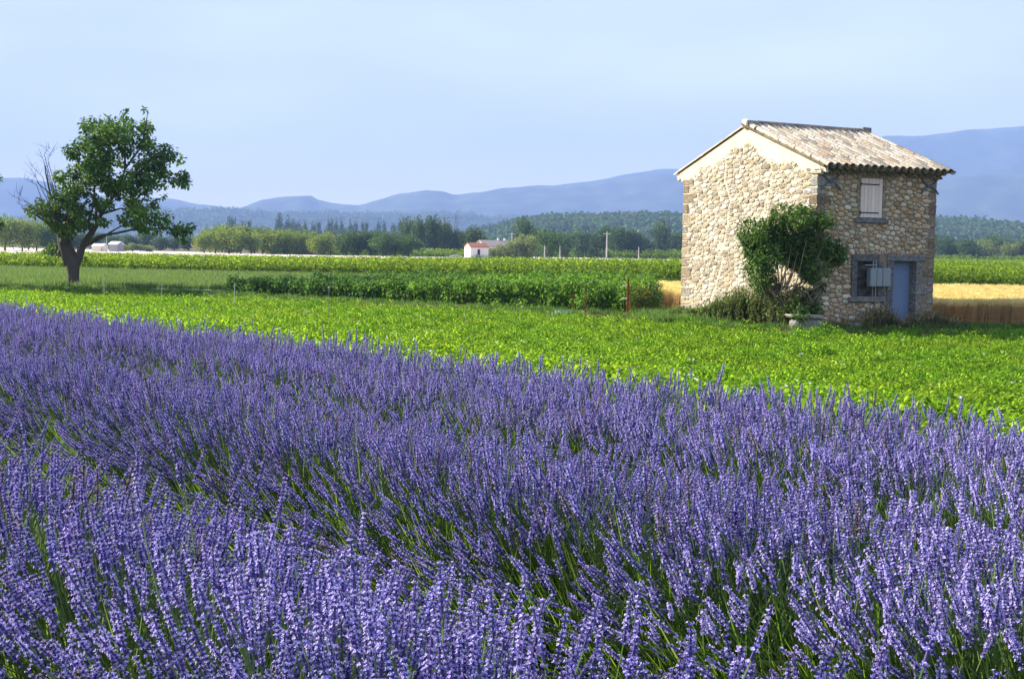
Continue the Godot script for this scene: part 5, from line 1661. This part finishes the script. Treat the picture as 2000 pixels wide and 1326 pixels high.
func meadow() -> void:
	var b := MB.new()
	var g := RandomNumberGenerator.new()
	g.seed = 600
	for i in 22:
		var a := g.randf() * TAU
		var p := Vector3(g.randfn() * 0.12, 0, g.randfn() * 0.12)
		var t := p + Vector3(cos(a) * 0.08, g.randf_range(0.16, 0.34), sin(a) * 0.08)
		b.kite(p, (t - p).normalized(), Vector3(-sin(a), 0, cos(a)), (t - p).length(), 0.022, jit_col([lin(0.09, 0.18, 0.05), lin(0.125, 0.21, 0.075), lin(0.18, 0.24, 0.11)][g.randi() % 3], g, 0.2))
	var tuft := b.mesh()
	var xf := []
	var cols := PackedColorArray()
	var poly := PackedVector2Array([Vector2(-60, -63.8), Vector2(-21, -62.8), Vector2(-13.2, -61.0), Vector2(-3.0, -70.0), Vector2(5, -62.5), Vector2(26, -69), Vector2(34, -85), Vector2(-60, -109)])
	for i in 26000:
		var p := Vector2(rng.randf_range(-50, 34), rng.randf_range(-107, -62))
		if not inside(p, poly) or absf(p.x) > -p.y * 0.45: continue
		xf.append(Transform3D(Basis(Vector3.UP, rng.randf() * TAU).scaled(Vector3.ONE * rng.randf_range(0.7, 1.3)), Vector3(p.x, 0.01, p.y)))
		var k := rng.randf_range(0.75, 1.0)
		cols.append(Color(k, k, k))
	tag(scatter("meadow_grass", tuft, M.leaf, xf, cols), "pale hay grass in the strip behind the left tree")
	# rough grass between bean plot and hut, and a darker weedy edge under the tree
	xf = []; cols = PackedColorArray()
	for i in 900:
		var p := Vector2(rng.randf_range(4.2, 8.0), rng.randf_range(-50, -41.0))
		if p.x - 5.0 > (p.y + 46.5) * 0.45 + 1.2 : continue
		xf.append(Transform3D(Basis(Vector3.UP, rng.randf() * TAU).scaled(Vector3.ONE * rng.randf_range(0.45, 0.95)), Vector3(p.x, 0.0, p.y)))
		cols.append(Color(0.85, 1, 0.75) * rng.randf_range(0.7, 1.0))
	for i in 420:
		var f := rng.randf()
		var p := Vector2(lerpf(12.9, 26.0, f), lerpf(-41.2, -42.2, f) + rng.randfn() * 0.2)
		xf.append(Transform3D(Basis(Vector3.UP, rng.randf() * TAU).scaled(Vector3.ONE * rng.randf_range(0.4, 0.8)), Vector3(p.x, -0.05, p.y)))
		cols.append(Color(0.75, 0.95, 0.8) * rng.randf_range(0.5, 0.9))
	for k in range(1, FIELD.size() - 1):
		var length := FIELD[k].distance_to(FIELD[k + 1])
		for i in int(length * 26.0):
			var q := FIELD[k].lerp(FIELD[k + 1], rng.randf()) + Vector2(rng.randf_range(-0.3, 0.3), rng.randf_range(-0.4, 0.9))
			if absf(q.x) > -q.y * 0.42: continue
			xf.append(Transform3D(Basis(Vector3.UP, rng.randf() * TAU).scaled(Vector3.ONE * rng.randf_range(0.35, 0.8)), Vector3(q.x, ground_h(q.x, q.y), q.y)))
			cols.append(Color(0.75, 1.0, 0.6) * rng.randf_range(0.6, 1.0))
	tag(scatter("rough_grass", tuft, M.leaf, xf, cols), "rough grass round the stone hut and along the wheat")

func vine_field(called: String, front_a: Vector2, front_b: Vector2, rows: int, gap: float, step: float, hgt: Callable, limit: Callable, label: String, clump: Mesh, size: float) -> void:
	var d := (front_b - front_a).normalized()
	var nrm := Vector2(d.y, -d.x)
	if nrm.y > 0: nrm = -nrm
	var xf := []
	var cols := PackedColorArray()
	for r in rows:
		var off := nrm * r * gap
		var len := front_a.distance_to(front_b)
		var t := 0.0
		while t < len:
			var p := front_a + d * (t + rng.randfn() * step * 0.25) + off
			t += step
			if absf(p.x) > -p.y * 0.43 + 4 or not limit.call(p): continue
			var h: float = hgt.call(p) * (1.0 + rng.randfn() * 0.08)
			var layers := 3 if r < 3 else 2
			for l in layers:
				var y := h * (1.0 if l == layers - 1 else (l + 0.7) / layers) - size * 0.55
				xf.append(Transform3D(Basis(Vector3.UP, rng.randf() * TAU).scaled(Vector3.ONE * size * rng.randf_range(0.8, 1.15)), Vector3(p.x + rng.randfn() * 0.1, maxf(y, size * 0.3), p.y + rng.randfn() * 0.12)))
				var k := rng.randf_range(0.72, 1.0)
				cols.append(Color(k, k, k * 0.9))
	tag(scatter(called, clump, M.crop, xf, cols), label)

func vineyards() -> void:
	var clump := leaf_clump(46, 1.0, 0.42, [lin(0.190, 0.314, 0.027), lin(0.246, 0.358, 0.041), lin(0.134, 0.246, 0.027), lin(0.302, 0.381, 0.063)], 0.35, 701, 0.9)
	var h1 := func(p: Vector2) -> float: return lerpf(0.84, 1.2, smoothstep(-30.0, 20.0, p.x))
	vine_field("vineyard_leaves", Vector2(-60, -109.5), Vector2(64, -79), 22, 2.3, 0.42, h1, func(p): return true, "vineyard of bright green vines between meadow and farm", clump, 0.42)
	vine_field("far_vineyard_leaves", Vector2(-10, -150), Vector2(150, -112), 70, 2.7, 0.85, func(p): return 1.25, func(p): return p.x > -p.y * 0.20, "deep vineyard stretching back on the right of the hut", clump, 0.6)
	vine_field("vine_strip", Vector2(-30, -402), Vector2(230, -395), 14, 6.0, 1.5, func(p): return 2.2, func(p): return p.x > -20, "narrow strip of vines beyond the pale field", clump, 1.1)
	vine_field("vine_strip_left", Vector2(-75, -330), Vector2(-12, -330), 6, 5.0, 1.2, func(p): return 1.6, func(p): return p.x > -60, "narrow strip of vines left of the white hut", clump, 0.9)

# ------------------------------------------------------------------ stakes, posts, poles
func small_things() -> void:
	# sprinkler stakes in the potato field
	var st := [[457, 588, 553, "second"], [641, 609, 560, "tallest and rightmost"], [315, 581, 556, "third"], [202, 578, 543, "leftmost"]]
	var what := ["thin white sprinkler stake at the left end of the bean rows", "thin grey sprinkler stake before the middle of the bean rows", "thin white sprinkler stake halfway between tree and bean rows", "thin white sprinkler stake just right of the left tree"]
	for k in st.size():
		var p := gp(st[k][0], st[k][1])
		var h: float = far_at(st[k][0], st[k][2], -p.z).y
		var s := thing("sprinkler_stake", what[k], "sprinkler", p, 0.0, "sprinkler stakes in the potato field")
		var b := MB.new()
		b.tube([Vector3(0, -0.5, 0), Vector3(0.01, h - 0.05, 0)], [0.009, 0.009], 6, lin(0.45, 0.46, 0.48) if k != 1 else lin(0.2, 0.19, 0.18))
		build("riser", b.mesh(true), M.paint, s)
		b = MB.new()
		b.tube([Vector3(0.01, h - 0.06, 0), Vector3(0.01, h - 0.01, 0), Vector3(0.01, h, 0)], [0.014, 0.020, 0.008], 7, lin(0.6, 0.6, 0.62))
		b.box(Vector3(-0.025, h - 0.005, -0.006), Vector3(0.045, h + 0.006, 0.006), 0.003, lin(0.6, 0.6, 0.62))
		build("sprinkler_head", b.mesh(), M.paint, s)
	# rusty fence post with insulators and wires
	var p := gp(1226, 613)
	var hp := far_at(1226, 543, -p.z).y
	var post := thing("rusty_post", "tall rust-red iron post at the right end of the bean plot", "post", p)
	var b := MB.new()
	b.box(Vector3(-0.035, -0.2, -0.035), Vector3(0.035, hp, 0.035), 0.008, Color.WHITE)
	build("upright", b.mesh(), M.rust, post)
	for q in [0.42, 0.78]:
		b = MB.new()
		b.tube([Vector3(-0.20, hp * q, 0.03), Vector3(-0.03, hp * q + 0.005, 0.03)], [0.02, 0.026], 6, lin(0.6, 0.6, 0.58))
		build("insulator", b.mesh(true), M.paint, post)
	for q in [[1120, 612, 573], [1144, 613, 570]]:
		p = gp(q[0], q[1])
		b = MB.new()
		b.box(Vector3(-0.02, -0.1, -0.02), Vector3(0.02, far_at(q[0], q[2], -p.z).y, 0.02), 0.005, Color.WHITE)
		tag(build("thin_stake", b.mesh(), M.rust, self, p), ["thin brown stake in the bean row, just right of the blue drum", "second thin brown stake, between the blue drum and rusty post"][0 if q[0] < 1130 else 1], "stake", "thin brown stakes by the blue drum")
	# dark blue drum lying at the foot of the beans
	p = gp(1102, 609)
	b = MB.new()
	var ps := []; var rs := []
	for q in [[-0.34, 0.15], [-0.32, 0.17], [-0.12, 0.172], [-0.11, 0.18], [-0.09, 0.172], [0.11, 0.172], [0.12, 0.18], [0.14, 0.172], [0.32, 0.17], [0.34, 0.15]]:
		ps.append(Vector3(q[0], 0.2, 0)); rs.append(q[1])
	b.tube(ps, rs, 16, lin(0.06, 0.09, 0.14))
	var drum := build("drum", b.mesh(true), surf("drum_plastic", Color(0.10, 0.15, 0.22), 0.25), self, p + Vector3(0, -0.30, 0.30))
	drum.rotation.y = 0.25
	tag(drum, "dark blue drum lying before the bean row", "drum")
	# wooden posts at the back of the plot
	for q in [[615, 534, 516, 0], [688, 534, 516, 1]]:
		p = gp(q[0], q[1] + 6)
		b = MB.new()
		b.tube([Vector3(0, -0.2, 0), Vector3(0.01, far_at(q[0], q[2], -p.z).y, 0)], [0.075, 0.07], 8, Color.WHITE, true, 0.06)
		var o := build("wooden_post", b.mesh(true), M.post if q[3] == 0 else surf("grey_post", Color(0.35, 0.30, 0.26), 0.9), self, p)
		tag(o, ["short dark brown post at the back left of the bean plot", "short pale grey post at the back of the bean plot"][q[3]], "post")
	# poles on the plain
	var poles := [[1186, 507, 452, 0.15, "tall concrete pole on the plain left of the stone hut"], [1000, 505, 453, 0.16, "pole rising behind the farmhouse roof and willows"], [1094, 500, 480, 0.12, "small pale pole right of the nearly black tree"], [1248, 500, 482, 0.13, "short pale pole right of the tall concrete pole"], [1274, 504, 482, 0.08, "thin dark pole, nearest to the stone hut's left wall"], [1064, 507, 480, 0.12, "pale pole against the nearly black tree"], [207, 489, 460, 0.12, "thin pole behind the pale shed under the left tree"]]
	for q in poles:
		var dist: float = 262.0 if q[0] in [1186, 1064] else 310.0
		var top := far_at(q[0], q[2], dist)
		var s := thing("utility_pole", q[4], "pole", Vector3(top.x, 0, top.z), 0.3, "poles on the plain")
		b = MB.new()
		b.tube([Vector3(0, -0.3, 0), Vector3(0, top.y, 0)], [q[3] * 1.0, q[3] * 0.6], 8, Color.WHITE)
		build("mast", b.mesh(true), M.concrete if q[0] != 1274 else M.post, s)
		if q[0] in [1186, 1000]:
			b = MB.new()
			b.box(Vector3(-0.7, top.y - 0.5, -0.06), Vector3(0.7, top.y - 0.36, 0.06), 0.02, Color.WHITE)
			build("crossarm", b.mesh(), M.concrete, s)
	# pale box by the willows
	p = far_at(1043, 504, 262)
	b = MB.new()
	b.box(Vector3(-0.4, -0.1, -0.3), Vector3(0.4, 0.55, 0.3), 0.04, lin(0.5, 0.52, 0.56))
	tag(build("water_trough", b.mesh(), M.paint, self, Vector3(p.x, 0, p.z)), "small pale box at the foot of the willows by the farm", "box")
